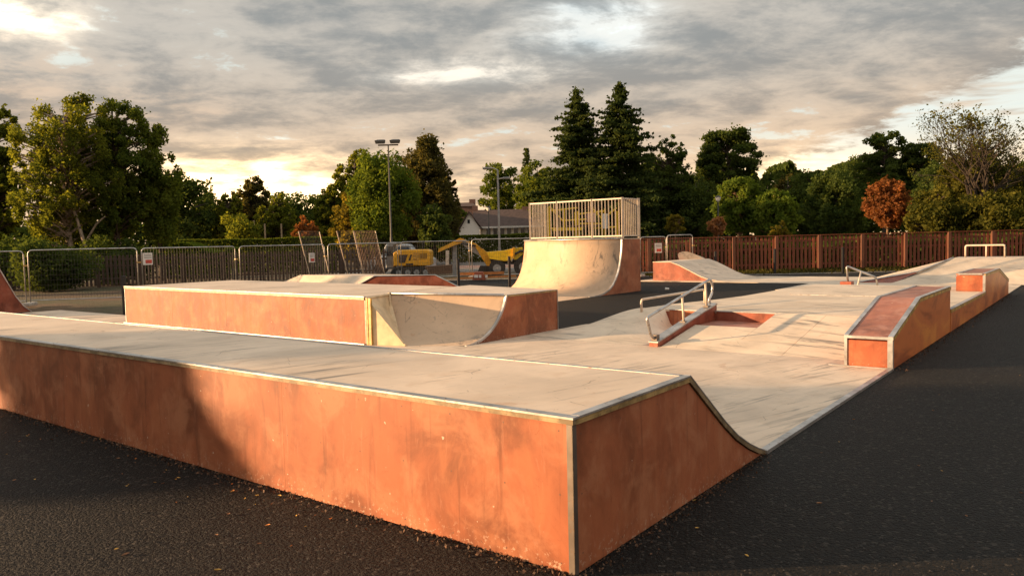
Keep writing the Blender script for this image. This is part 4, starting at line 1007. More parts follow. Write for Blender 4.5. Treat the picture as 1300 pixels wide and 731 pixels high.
# ------------------------------------------------------------------ lamps
def lamp(px, Ybase, top_py, kind, label, pxt=None):
    b = (gx(px, Ybase), Ybase, -0.03); tp = at(pxt or px, top_py, Ybase); H = tp[2]
    t = Thing('street_lamp' if kind != 'flood' else 'floodlight_mast', label, 'lamp' if kind != 'flood' else 'floodlight', b)
    m = BLACK if kind == 'lantern' else (mat('dull_mast_grey', m_plain, col=(0.085, 0.078, 0.068), rough=0.6) if kind == 'flood' else mat('pale_lamp_paint', m_plain, col=(0.24, 0.22, 0.20), rough=0.5))
    t.part('pole', tube([b, (b[0], b[1], H*0.25), (b[0], b[1], H*0.26), (b[0], b[1], H)], [0.09, 0.085, 0.065, 0.05] if kind != 'flood' else [0.11, 0.10, 0.07, 0.05], 10), m, smooth=True)
    if kind == 'flood':
        t.part('cross_arm', box(b[0]-0.75, b[0]+0.75, b[1]-0.05, b[1]+0.05, H-0.06, H+0.04), STEELD)
        for s in (-1, 1):
            x = b[0]+s*0.55
            V = [(x-0.34, b[1]-0.30, H+0.05), (x+0.34, b[1]-0.30, H+0.05), (x+0.30, b[1]+0.25, H+0.20), (x-0.30, b[1]+0.25, H+0.20),
                 (x-0.42, b[1]-0.32, H+0.30), (x+0.42, b[1]-0.32, H+0.30), (x+0.26, b[1]+0.25, H+0.44), (x-0.26, b[1]+0.25, H+0.44)]
            hd = t.part('lamp_head', (V, HEX), BLACK, bevel=0.02)
            t.part('glass', (([(x-0.34, b[1]-0.325, H+0.09), (x+0.34, b[1]-0.325, H+0.09), (x+0.36, b[1]-0.335, H+0.27), (x-0.36, b[1]-0.335, H+0.27)]), [(0, 1, 2, 3)]), GLASS, parent=hd)
    elif kind == 'lantern':
        t.part('lantern', tube([(b[0], b[1], H), (b[0], b[1], H+0.10), (b[0], b[1], H+0.34)], [0.06, 0.16, 0.24], 8), WHITE)
        t.part('lantern_cap', tube([(b[0], b[1], H+0.341), (b[0], b[1], H+0.48)], [0.27, 0.06], 8), BLACK)
    else:
        t.part('arm', tube([(b[0], b[1], H), (b[0]-0.25, b[1], H+0.12), (b[0]-0.45, b[1], H+0.12)], 0.03, 6), STEEL)
        t.part('lamp_head', box(b[0]-0.85, b[0]-0.4, b[1]-0.12, b[1]+0.12, H+0.06, H+0.17), GREYP, bevel=0.03)
        if kind == 'double':
            t.part('arm', tube([(b[0], b[1], H-0.5), (b[0]+0.3, b[1], H-0.46)], 0.03, 6), STEEL)
            t.part('lamp_head', box(b[0]+0.28, b[0]+0.68, b[1]-0.1, b[1]+0.1, H-0.52, H-0.40), GREYP, bevel=0.03)
lamp(497, 58, 184, 'flood', 'tall mast with twin floodlight heads before the green tree')
lamp(634, 44, 216, 'double', 'pale lamp post with two heads left of the tall ramp')
lamp(621, 78, 268, 'lantern', 'black lantern lamp post in front of the white gabled house')
lamp(211, 56, 273, 'lantern', 'lantern lamp post above the wire fence, right of the birch')
lamp(912, 62, 256, 'lantern', 'lantern lamp post behind the timber fence under the pine')
for px, tpy, lab in ((306, 283, 'leftmost pale bare pole beyond the hedge'), (322, 280, 'pale pole second from the left beyond the hedge'), (336, 284, 'pale pole third from the left beyond the hedge'), (357, 284, 'thin pole beyond the hedge nearest the orange shrub')):
    t = Thing('pole', lab, 'pole', (gx(px, 70), 70, -0.05)); p = at(px, tpy, 70)
    t.part('shaft', tube([(p[0], 70, -0.05), p], 0.08, 6), mat('pale_pole', m_plain, col=(0.42, 0.32, 0.2)))

# ------------------------------------------------------------------ house
def house():
    Y = 92.0
    t = Thing('bungalow', 'white gabled bungalow with long brown tiled roof behind the hedge', 'house', (gx(630, Y), Y+3, -0.05))
    wall = mat('cream_render', m_plain, col=(0.78, 0.70, 0.58), rough=0.9, var=0.08); roof = mat('brown_roof_tile', m_plain, col=(0.085, 0.052, 0.042), rough=0.85, var=0.2, scale=3)
    gl = at(583, 296, Y); gr = at(609, 289, Y); ap = at(595.5, 270, Y)
    Vf = [(gl[0], Y, 0), (gr[0], Y, 0), (gr[0], Y, gr[2]), (ap[0], Y, ap[2]), (gl[0], Y, gr[2]-0.3)]
    n = 5; t.part('gable_wall', (Vf+[(x, Y+0.3, z) for x, y, z in Vf], [tuple(range(n)), tuple(range(2*n-1, n-1, -1))]+[(i, (i+1) % n, n+(i+1) % n, n+i) for i in range(n)]), mat('bright_white_render', m_plain, col=(0.86, 0.84, 0.80), rough=0.8, var=0.04))
    ex = gx(700, Y+0.5); ez = at(650, 286.5, Y)[2]
    t.part('front_wall', box(gr[0]+0.01, ex, Y+0.8, Y+1.1, 0, ez), wall)
    # main roof: slope from eave up to ridge
    rz = at(640, 266, Y+5)[2]
    t.part('roof', ([(gr[0]-0.6, Y+0.3, ez), (ex, Y+0.3, ez), (ex, Y+5, rz), (ap[0]+0.2, Y+5, rz), (gr[0]-0.6, Y+0.3, ez-0.15), (ex, Y+0.3, ez-0.15), (ex, Y+5, rz-0.15), (ap[0]+0.2, Y+5, rz-0.15)], HEX), roof)
    t.part('roof', ([(ex, Y+9.7, ez), (gr[0]-0.6, Y+9.7, ez), (ap[0]+0.2, Y+5.01, rz), (ex, Y+5.01, rz), (ex, Y+9.7, ez-0.15), (gr[0]-0.6, Y+9.7, ez-0.15), (ap[0]+0.2, Y+5.01, rz-0.15), (ex, Y+5.01, rz-0.15)], HEX), roof)
    # gable roof slopes
    for A, B, nm in (((gl[0]-0.35, gr[2]-0.6), (ap[0], ap[2]), 'gable_roof'), ((gr[0]+0.35, gr[2]-0.25), (ap[0], ap[2]), 'gable_roof')):
        t.part(nm, ([(A[0], Y-0.4, A[1]), (B[0], Y-0.4, B[1]+0.02), (B[0], Y+5, B[1]+0.02), (A[0], Y+5, A[1]), (A[0], Y-0.4, A[1]+0.14), (B[0], Y-0.4, B[1]+0.18), (B[0], Y+5, B[1]+0.18), (A[0], Y+5, A[1]+0.14)], HEX), roof)
    t.part('fascia_board', box(gr[0]-0.3, ex, Y+0.22, Y+0.29, ez-0.24, ez-0.02), WHITE)
    w0 = at(595, 281, Y); t.part('gable_window', box(w0[0]-0.14, w0[0]+0.14, Y-0.03, Y-0.01, w0[2]-0.25, w0[2]+0.2), GLASS)
    for k in range(9):
        x = gr[0]+0.7+k*0.82; z = at(640, 293, Y)[2]
        f = t.part('window', box(x, x+0.62, Y+0.74, Y+0.79, z-0.5, z+0.5), WHITE); t.part('pane', box(x+0.06, x+0.56, Y+0.725, Y+0.735, z-0.44, z+0.44), GLASS, parent=f)
    c = at(603, 264, Y+5); t.part('chimney', box(c[0]-0.35, c[0]+0.35, Y+4.8, Y+5.4, rz-0.3, rz+0.55), mat('brick', m_plain, col=(0.22, 0.12, 0.09)))
    c = at(668, 264, Y+5); t.part('chimney', box(c[0]-0.5, c[0]+0.5, Y+4.8, Y+5.4, rz-0.3, rz+0.30), mat('brick', m_plain))
    Y = 125
    h = Thing('brick_house', 'distant brick house with tall chimney behind the bungalow', 'house', (gx(592, Y), Y, -0.05))
    a, b = gx(574, Y), gx(604, Y); z0, z1 = at(590, 262, Y)[2], at(590, 256, Y)[2]
    h.part('wall', box(a, b, Y, Y+6, 0, z0), mat('brick', m_plain))
    h.part('roof', ([(a-0.3, Y-0.3, z0), (b+0.3, Y-0.3, z0), (b+0.3, Y+6.3, z0), (a-0.3, Y+6.3, z0), (a+0.6, Y+3, z1), (b-0.6, Y+3, z1), (b-0.6, Y+3.1, z1), (a+0.6, Y+3.1, z1)], HEX), roof)
    c = gx(600, Y); h.part('chimney', box(c-0.5, c+0.5, Y+2.5, Y+3.5, z1-1, z1+0.5), mat('brick', m_plain))
    h.part('window', box(a+1, a+1.8, Y-0.02, Y-0.01, z0-1.6, z0-0.5), GLASS)
house()

# ------------------------------------------------------------------ foliage
def leaves_mesh(name, C, size, m, parent=None, off=(0, 0, 0), flat=0.0, elong=1.5):
    """C: (n,3) leaf centres, size: (n,), each a small lozenge with its own tilt"""
    n = len(C)
    a = rng.normal(size=(n, 3)); a /= np.linalg.norm(a, axis=1)[:, None]
    b = rng.normal(size=(n, 3)); b -= (a*b).sum(1)[:, None]*a; b /= np.linalg.norm(b, axis=1)[:, None]
    s = size[:, None]; C = C-np.array(off)
    V = np.empty((n, 4, 3)); V[:, 0] = C-a*s*0.5*elong; V[:, 1] = C+b*s*0.5; V[:, 2] = C+a*s*0.5*elong; V[:, 3] = C-b*s*0.5
    me = bpy.data.meshes.new(name); me.vertices.add(4*n); me.vertices.foreach_set('co', V.ravel().astype(np.float32))
    me.loops.add(4*n); me.loops.foreach_set('vertex_index', np.arange(4*n, dtype=np.int32))
    me.polygons.add(n); me.polygons.foreach_set('loop_start', np.arange(0, 4*n, 4, dtype=np.int32)); me.polygons.foreach_set('loop_total', np.full(n, 4, dtype=np.int32))
    me.update(calc_edges=True); me.materials.append(m)
    o = bpy.data.objects.new(name, me); link(o, parent); return o
def clumps(centres, radii, per, squash=0.8):
    C = []
    for c, r, k in zip(centres, radii, per):
        d = rng.normal(size=(k, 3)); d /= np.linalg.norm(d, axis=1)[:, None]
        rad = r*(rng.random(k)**0.42); p = d*rad[:, None]; p[:, 2] *= squash; C.append(p+c)
    return np.concatenate(C)
LEAF = {
 'dark': mat('dark_green_leaves', m_leaf, a=(0.028, 0.048, 0.015), c=(0.095, 0.125, 0.032), tr=0.4),
 'mid': mat('mid_green_leaves', m_leaf, a=(0.034, 0.060, 0.014), c=(0.15, 0.18, 0.030), tr=0.4),
 'light': mat('light_green_leaves', m_leaf, a=(0.055, 0.095, 0.016), c=(0.14, 0.18, 0.030), tr=0.45),
 'gold': mat('golden_leaves', m_leaf, a=(0.07, 0.065, 0.016), c=(0.24, 0.185, 0.030), tr=0.5),
 'birch': mat('birch_leaves', m_leaf, a=(0.034, 0.054, 0.014), c=(0.18, 0.195, 0.030), tr=0.55),
 'olive': mat('olive_leaves', m_leaf, a=(0.020, 0.032, 0.010), c=(0.15, 0.14, 0.026), tr=0.4),
 'brown': mat('brown_leaves', m_leaf, a=(0.034, 0.038, 0.016), c=(0.12, 0.105, 0.034), tr=0.4),
 'orange': mat('orange_leaves', m_leaf, a=(0.10, 0.045, 0.020), c=(0.34, 0.135, 0.050), tr=0.4),
 'pink': mat('pink_brown_leaves', m_leaf, a=(0.22, 0.10, 0.05), c=(0.42, 0.22, 0.12), tr=0.4),
 'needle': mat('fir_needles', m_leaf, a=(0.020, 0.036, 0.013), c=(0.070, 0.092, 0.028), tr=0.3),
}
BARK = mat('bark', m_bark); BIRCHB = mat('birch_bark', m_bark, col=(0.46, 0.36, 0.28), birch=True); PALEB = mat('pale_bark', m_bark, col=(0.34, 0.22, 0.13))
def tree(name, px, hw, top_py, Y, kind, pal, label, bark=BARK, n=9000, ls=0.2, base=0.28, group='trees beyond the fences', trunk_r=None, X=None, H=None, Wd=None, lean=0.0):
    if X is None: X = gx(px, Y); H = at(px, top_py, Y)[2]; Wd = hw*Y/F
    z0 = -0.05; t = Thing(name, label, 'tree', (X, Y, z0), group=group)
    cz0 = H*base; cc = (cz0+H)/2; ch = (H-cz0)/2; cent, rad, per = [], [], []
    limbs = []; tr = trunk_r or max(0.07, H*0.017)
    if kind == 'conifer':
        tiers = 42
        for i in range(tiers):
            f = i/(tiers-1); z = cz0*0.5+(H-cz0*0.5)*f; g = 1-f
            L = Wd*(min(1, g*1.45)**0.72)*1.0*(0.6+0.4*min(1, f*5))+0.18
            nb = 8 if f < 0.8 else 5
            for k in range(nb):
                a = random.uniform(0, 2*math.pi); LL = L*random.uniform(0.45, 1.12)*(1.0+0.22*math.sin(a*2+z*0.9+X))
                tip = np.array([X+math.cos(a)*LL, Y+math.sin(a)*LL, z-LL*0.04+random.uniform(-.3, .5)])
                limbs.append(((X, Y, z-0.15*LL), tuple(tip), 0.035))
                for s in np.linspace(0.3, 1.0, 4):
                    cent.append(np.array([X, Y, z])*(1-s)+tip*s+np.array([0, 0, -0.10])); r_ = (0.36+0.66*g)*(1.12-s*0.36); rad.append(r_); per.append(r_**1.5)
        sq = 0.42
    else:
        K = {'weep': 110, 'round': 150, 'airy': 55, 'bare': 60, 'birch': 260, 'pine': 80, 'pointed': 110, 'shrub': 26}[kind]
        for i in range(K):
            d = rng.normal(size=3); d /= np.linalg.norm(d); f = rng.random()**0.36
            if kind == 'pine':
                a = random.uniform(0, 2*math.pi); lev = random.random()**0.75; rr = math.sqrt(max(0.02, 1-(lev*1.02-0.12)**2))*random.uniform(0.25, 0.95)
                p = np.array([math.cos(a)*Wd*rr, math.sin(a)*Wd*rr, -ch+2*ch*lev*0.93])
            elif kind == 'pointed':
                lev = random.random()**0.8; rr = (1-lev)**0.62*random.uniform(0.3, 1.0); a = random.uniform(0, 2*math.pi)
                p = np.array([math.cos(a)*Wd*rr, math.sin(a)*Wd*rr, -ch+2*ch*lev*0.96])
            else:
                p = d*f*np.array([Wd*0.88, Wd*0.88, ch*0.9])
                if kind in ('birch', 'airy') : p[2] += 0.10*ch*math.sin(p[0]*1.3/Wd*3)
                if p[2] < 0: p[:2] *= 1.0+0.08*random.random()
            c = np.array([X+lean*p[2]*0.1, Y, cc])+p
            r = {'round': 0.21, 'airy': 0.22, 'bare': 0.20, 'birch': 0.115, 'pine': 0.22, 'pointed': 0.20, 'weep': 0.24, 'shrub': 0.42}[kind]*Wd*random.uniform(0.65, 1.25)
            cent.append(c); rad.append(r); per.append(r*r)
            limbs.append(((X, Y, max(cz0*0.7, min(H*0.8, c[2]-0.5*math.hypot(p[0], p[1])))), tuple(c), 0.03+0.012*Wd*random.random()))
        sq = {'pine': 0.5, 'weep': 1.5, 'birch': 0.95}.get(kind, 0.8)
    per = np.array(per, float); per = np.maximum(3, (per/per.sum()*n)).astype(int)
    C = clumps(cent, rad, per, sq)
    nst = int(n*0.09); # stray leaves loosen the outline
    st = C[rng.integers(0, len(C), nst)]+rng.normal(size=(nst, 3))*Wd*0.07; C = np.concatenate([C, st])
    C[:, 2] = np.maximum(C[:, 2], 0.05)
    leaves_mesh('crown', C, ls*(0.6+0.8*rng.random(len(C))), LEAF[pal], t.o, t.loc)
    if kind == 'shrub': tv = [tube([(X, Y, z0), (X, Y, cc)], [tr, tr*0.5], 6)]
    else:
        zs = [z0, H*0.12, H*0.3, H*0.55, H*0.9]; jit = [0, 0.01*H, -0.008*H, 0.012*H, 0]
        tv = [tube([(X+j*0.6, Y+j*0.3, z) for z, j in zip(zs, jit)], [tr*1.35, tr, tr*0.82, tr*0.5, tr*0.12], 8)]
    t.part('trunk', join(*tv), bark, smooth=True)
    lv = []
    lim = limbs if kind in ('bare', 'airy', 'birch') else limbs[::2]
    for a, b, r in lim:
        A = Vector(a); B = Vector(b); M = A.lerp(B, 0.5)+Vector((random.uniform(-.1, .1), random.uniform(-.1, .1), 0.12*(B-A).length*0.5))
        lv.append(tube([A, M, B], [r*1.4, r, r*0.35], 4))
    if lv:
        t.part('branches', join(*lv), bark, kind='stuff')
    return t
def bare_tree(px, hw, top_py, Y, label, m=BARK, depth=5, leafn=4000, pal='olive', ls=0.11):
    X = gx(px, Y); H = at(px, top_py, Y)[2]; Wd = hw*Y/F
    t = Thing('half_bare_tree', label, 'tree', (X, Y, -0.05), group='trees beyond the fences')
    segs = []; tips = []
    def grow(p, d, L, r, k):
        q = p+d*L; mid = p+d*L*0.5+Vector((random.uniform(-1, 1), random.uniform(-1, 1), random.uniform(-.4, 1)))*L*0.06
        segs.append(tube([p, mid, q], [r, r*0.85, r*0.65], 5 if k > 3 else 3))
        if k == 0: tips.append(q); return
        for i in range(3 if k > 1 else 4):
            dd = (d+Vector((random.gauss(0, 1), random.gauss(0, 1), random.gauss(0.25, 0.55)))*0.52).normalized()
            grow(p+d*L*random.uniform(0.55, 1.0), dd, L*random.uniform(0.62, 0.86), r*0.55, k-1)
    base = Vector((X, Y, -0.05)); fork = Vector((X, Y, H*0.26))
    segs.append(tube([base, base.lerp(fork, 0.5)+Vector((0.1, 0, 0)), fork], [0.30, 0.24, 0.20], 8))
    for i in range(8):
        a = 2*math.pi*i/8+random.uniform(-.3, .3); s_p = random.uniform(0.25, 0.95)
        d = Vector((math.cos(a)*s_p*Wd/H*2.1, math.sin(a)*s_p*0.6, 1.0)).normalized()
        grow(fork-Vector((0, 0, random.uniform(0, H*0.08))), d, H*0.245, 0.10, depth-1)
    V = [v for sg in segs for v in sg[0]]; mz = max(v[2] for v in V); k = (H-fork.z)/(mz-fork.z)
    segs = [([(x, y, z if z < fork.z else fork.z+(z-fork.z)*k) for x, y, z in sg[0]], sg[1]) for sg in segs]
    t.part('limbs', join(*segs), mat('dark_bark', m_bark, col=(0.045, 0.032, 0.022)))
    T = np.array([(q.x, q.y, fork.z+(q.z-fork.z)*k) for q in tips]); pick = T[rng.integers(0, len(T), leafn)]+rng.normal(size=(leafn, 3))*0.13
    leaves_mesh('leaves', pick, ls*(0.6+0.8*rng.random(leafn)), LEAF[pal], t.o, t.loc)
    return t
if True:
    tree('broadleaf_tree', -6, 50, 122, 50, 'birch', 'birch', 'dark leafy tree cut off by the left edge', n=22000, ls=0.17, base=0.1)
    birch = tree('birch_tree', 90, 74, 106, 44, 'birch', 'birch', 'tall yellow green birch with pale trunk, largest tree on the left', BIRCHB, n=30000, ls=0.105, base=0.17, trunk_r=0.14)
    birch.part('pale_limb', join(tube([at(108, 312, 43.6), at(97, 276, 43.2), at(82, 240, 42.6), at(64, 200, 42.2)], [0.10, 0.075, 0.055, 0.03], 6), tube([at(110, 305, 43.6), at(122, 285, 43.2), at(133, 275, 43)], [0.07, 0.05, 0.03], 6)), BIRCHB)
    tree('broadleaf_tree', 150, 62, 122, 46, 'birch', 'mid', 'loose green tree against the right side of the birch', n=34000, ls=0.11, base=0.14)
    tree('broadleaf_tree', 204, 29, 152, 47, 'weep', 'mid', 'slim drooping green tree at the right end of the birch group', n=13000, ls=0.12, base=0.12)
    tree('broadleaf_tree', 235, 44, 208, 70, 'round', 'dark', 'dark sloping tree right of the birch group', n=9000, ls=0.2, base=0.05)
    tree('broadleaf_tree', 272, 34, 236, 76, 'round', 'dark', 'low dark tree behind the lantern post, left of the bright sky gap', n=7000, ls=0.2, base=0.05)
    tree('broadleaf_tree', 320, 28, 222, 82, 'birch', 'brown', 'small round tree against the brightest sky', n=9000, ls=0.19, base=0.25)
    tree('broadleaf_tree', 305, 26, 262, 66, 'shrub', 'birch', 'yellow green low tree around the pale poles', n=3500, ls=0.16, base=0.1)
    tree('broadleaf_tree', 372, 40, 238, 90, 'round', 'dark', 'broad dome shaped dark tree above the orange red shrub', n=9000, ls=0.22, base=0.1)
    tree('broadleaf_tree', 410, 26, 242, 94, 'round', 'dark', 'dark tree between the dome shaped tree and the yellow green ones', n=6000, ls=0.22, base=0.05)
    tree('broadleaf_tree', 455, 36, 184, 72, 'birch', 'birch', 'yellow green uneven tree just left of the floodlight mast', n=14000, ls=0.17, base=0.15)
    tree('broadleaf_tree', 452, 34, 236, 64, 'round', 'gold', 'golden bushy low tree left of the floodlight mast', n=8000, ls=0.17, base=0.03)
    tree('broadleaf_tree', 490, 44, 176, 62, 'weep', 'light', 'bright green drooping tree behind the floodlight mast', n=26000, ls=0.15, base=0.08)
    tree('broadleaf_tree', 547, 50, 168, 68, 'pointed', 'brown', 'tall dark brown pointed tree right of the floodlight mast', n=24000, ls=0.16, base=0.06)
    tree('broadleaf_tree', 528, 46, 178, 69, 'birch', 'brown', 'dark brown tree filling in behind the green drooping one', n=14000, ls=0.16, base=0.08)
    tree('broadleaf_tree', 350, 30, 246, 74, 'birch', 'birch', 'yellow green tree in front of the dome shaped tree', n=9000, ls=0.16, base=0.05)
    tree('broadleaf_tree', 292, 24, 240, 72, 'birch', 'birch', 'yellow green low tree at the left of the bright sky gap', n=8000, ls=0.16, base=0.05)
    tree('broadleaf_tree', 425, 28, 226, 70, 'birch', 'birch', 'yellow green tree farther left of the floodlight mast', n=10000, ls=0.16, base=0.05)
    tree('broadleaf_tree', 1030, 44, 214, 90, 'round', 'dark', 'dark tree filling the gap left of the rounded dark one', n=12000, ls=0.2, base=0.02)
    tree('broadleaf_tree', 1085, 44, 196, 92, 'round', 'dark', 'tall dark tree behind the orange one on its left', n=12000, ls=0.2, base=0.02)
    tree('broadleaf_tree', 1200, 44, 190, 78, 'round', 'dark', 'tall dark tree behind the yellow green bushy ones', n=12000, ls=0.19, base=0.02)
    tree('broadleaf_tree', 890, 50, 205, 96, 'round', 'dark', 'dark tree behind and left of the dome topped pine', n=12000, ls=0.22, base=0.02)
    tree('broadleaf_tree', 830, 40, 190, 96, 'round', 'dark', 'dark tree behind the see through one beside the firs', n=12000, ls=0.22, base=0.02)
    tree('broadleaf_tree', 569, 17, 208, 70, 'birch', 'brown', 'sparse brown tree beside the white gable', n=5000, ls=0.16, base=0.1)
    tree('broadleaf_tree', 552, 24, 252, 60, 'round', 'dark', 'dark bush under the pointed tree', n=6000, ls=0.16, base=0.02)
    tree('broadleaf_tree', 637, 28, 196, 112, 'round', 'mid', 'dense rounded green tree behind the bungalow roof', n=10000, ls=0.25, base=0.1)
    tree('conifer', 671, 9, 189, 118, 'conifer', 'needle', 'thin conifer tip between two rounded trees', n=2500, ls=0.22, base=0.3)
    tree('broadleaf_tree', 684, 33, 198, 104, 'round', 'mid', 'leaning mass of green tree left of the tall firs', n=11000, ls=0.25, base=0.08)
    tree('fir_tree', 735, 58, 118, 84, 'conifer', 'needle', 'tall dark fir, left one of the pair above the railing', n=56000, ls=0.22, base=0.1)
    tree('fir_tree', 790, 60, 110, 82, 'conifer', 'needle', 'tall dark fir, right one of the pair and the highest', n=60000, ls=0.22, base=0.1)
    tree('broadleaf_tree', 760, 60, 218, 92, 'round', 'dark', 'dark tree mass behind the feet of the two firs', n=12000, ls=0.24, base=0.02)
    tree('broadleaf_tree', 848, 36, 168, 86, 'birch', 'dark', 'see through dark tree just right of the firs', n=15000, ls=0.18, base=0.18)
    tree('pine_tree', 924, 50, 162, 88, 'pine', 'dark', 'dome topped dark pine behind the light green maple', n=24000, ls=0.2, base=0.36)
    tree('broadleaf_tree', 884, 40, 222, 84, 'round', 'dark', 'dark low tree in front of the pine, above the wedge ramp', n=10000, ls=0.2, base=0.03)
    tree('maple_tree', 938, 32, 221, 66, 'round', 'light', 'light green maple left of its shorter twin', PALEB, n=10000, ls=0.17, base=0.22)
    tree('maple_tree', 984, 32, 240, 64, 'round', 'light', 'shorter light green maple with yellow underside', PALEB, n=9000, ls=0.17, base=0.22)
    tree('broadleaf_tree', 1000, 22, 214, 92, 'airy', 'brown', 'thin brown lit tree against the bright gap', n=3500, ls=0.19, base=0.2)
    tree('broadleaf_tree', 1060, 42, 212, 70, 'round', 'dark', 'rounded dark green tree left of the orange one', n=13000, ls=0.17, base=0.04)
    tree('pine_tree', 1122, 38, 164, 86, 'pine', 'dark', 'layered pine behind the orange tree', n=14000, ls=0.18, base=0.36)
    tree('pine_tree', 1170, 34, 176, 84, 'pine', 'dark', 'layered pine between the orange tree and the bare branched tree', n=13000, ls=0.18, base=0.3)
    tree('maple_tree', 1127, 30, 224, 60, 'round', 'orange', 'rust orange autumn tree behind the timber fence', PALEB, n=9000, ls=0.15, base=0.30)
    tree('broadleaf_tree', 1246, 60, 168, 60, 'birch', 'olive', 'green leafy tree behind the half bare one', n=15000, ls=0.13, base=0.1)
    bare_tree(1240, 64, 128, 57, 'large half bare tree with spread branches on the right')
    tree('broadleaf_tree', 1190, 40, 234, 56, 'round', 'olive', 'yellow green bushy tree below the half bare tree', n=11000, ls=0.15, base=0.04)
    tree('broadleaf_tree', 1262, 48, 240, 54, 'round', 'olive', 'dark and yellow green tree at the right edge', n=13000, ls=0.15, base=0.04)
    tree('broadleaf_tree', 1322, 40, 178, 60, 'airy', 'mid', 'tree cut off by the right edge', n=9000, ls=0.15, base=0.1)
    tree('sapling', 857, 13, 271, 46, 'airy', 'gold', 'small golden sapling above the wedge ramp', PALEB, n=900, ls=0.13, base=0.62, trunk_r=0.07)
    tree('sapling', 909, 13, 275, 45, 'airy', 'pink', 'small pinkish brown sapling behind the timber fence', PALEB, n=1100, ls=0.13, base=0.62, trunk_r=0.06)
    tree('shrub', 390, 19, 268, 60, 'airy', 'orange', 'spiky orange red shrub above the left wire fence', n=1800, ls=0.15, base=0.2)
    tree('shrub', 990, 14, 280, 50, 'airy', 'gold', 'yellow lit shrub under the shorter maple', n=900, ls=0.13, base=0.3)
    tree('evergreen_bush', 62, 50, 312, 37, 'shrub', 'dark', 'dark evergreen bush behind the widest wire panel', n=9000, ls=0.11, base=0.0)
    tree('evergreen_bush', 5, 45, 296, 40, 'shrub', 'dark', 'dark evergreen bush at the left edge', n=8000, ls=0.12, base=0.0)
    tree('evergreen_bush', 150, 40, 300, 43, 'shrub', 'dark', 'dark bush behind the birch trunk', n=8000, ls=0.12, base=0.0)

# hedges and woodland floor: leafy masses
def hedge(name, x0, x1, y, depth, h, pal, n, ls, label, wob=0.1):
    C = rng.random((n, 3)); top = rng.random(n) < 0.45
    P = np.empty((n, 3)); P[:, 0] = x0+(x1-x0)*C[:, 0]; P[:, 1] = y+depth*C[:, 1]; P[:, 2] = h*C[:, 2]
    P[top, 2] = h*(1-0.04*rng.random(top.sum())); front = ~top & (rng.random(n) < 0.7); P[front, 1] = y+0.08*depth*rng.random(front.sum())
    P[:, 2] *= 1+wob*np.sin(P[:, 0]*1.1)*np.cos(P[:, 0]*0.37)
    o = leaves_mesh(name, P, ls*(0.6+0.8*rng.random(n)), LEAF[pal])
    if label: top_tag(o, label, 'hedge')
    return o
def hx(a, b, Y): return gx(a, Y), gx(b, Y)
x0, x1 = hx(225, 425, 58); hedge('hedge', x0, x1, 58, 1.5, at(300, 304, 58)[2], 'mid', 14000, 0.14, 'clipped green hedge beyond the dark fence, left', 0.02)
x0, x1 = hx(573, 700, 74); hedge('hedge', x0, x1, 74, 1.5, at(640, 298, 74)[2], 'mid', 14000, 0.15, 'clipped green hedge in front of the bungalow', 0.02)
x0, x1 = hx(205, 290, 48); hedge('hedge', x0, x1, 48, 2.0, at(240, 310, 48)[2], 'light', 7000, 0.14, 'low rounded light green hedge right of the birch', 0.3)
for (a, b, Y, tp, n, dp) in ((-420, 300, 98, 282, 30000, 8), (300, 590, 104, 280, 12000, 8), (690, 1700, 98, 240, 60000, 8)):
    x0, x1 = hx(a, b, Y); o = hedge('woodland_undergrowth', x0, x1, Y, dp, at((a+b)/2, tp+ (0.012*(b-a)/2), Y)[2] if False else (tp and CAM_H+(300-tp)*Y/F+1.5), 'dark', n, 0.45, None, 0.25); o['kind'] = 'stuff'
x0, x1 = hx(700, 1500, 52); o = hedge('low_planting', x0, x1, 39.5, 14, 1.35, 'dark', 60000, 0.2, None, 0.2); o['kind'] = 'stuff'

# unseen trees added left of the frame to cast shade across the park
tree('broadleaf_tree', 0, 0, 0, 6.2, 'pointed', 'mid', 'leafy tree added outside the picture to the left for its shade', X=-27, H=4.9, Wd=3.1, n=28000, ls=0.13, base=0.03, group='shade trees added outside the picture')
tree('broadleaf_tree', 0, 0, 0, 23.2, 'round', 'mid', 'slim tree added outside the picture beyond the left ramp for its shade', X=-40, H=6.2, Wd=1.3, n=8000, ls=0.14, base=0.1, group='shade trees added outside the picture')
tree('broadleaf_tree', 0, 0, 0, 33.4, 'round', 'mid', 'tree added outside the picture behind the wire fence for its shade', X=-31, H=6.0, Wd=1.5, n=8000, ls=0.14, base=0.1, group='shade trees added outside the picture')

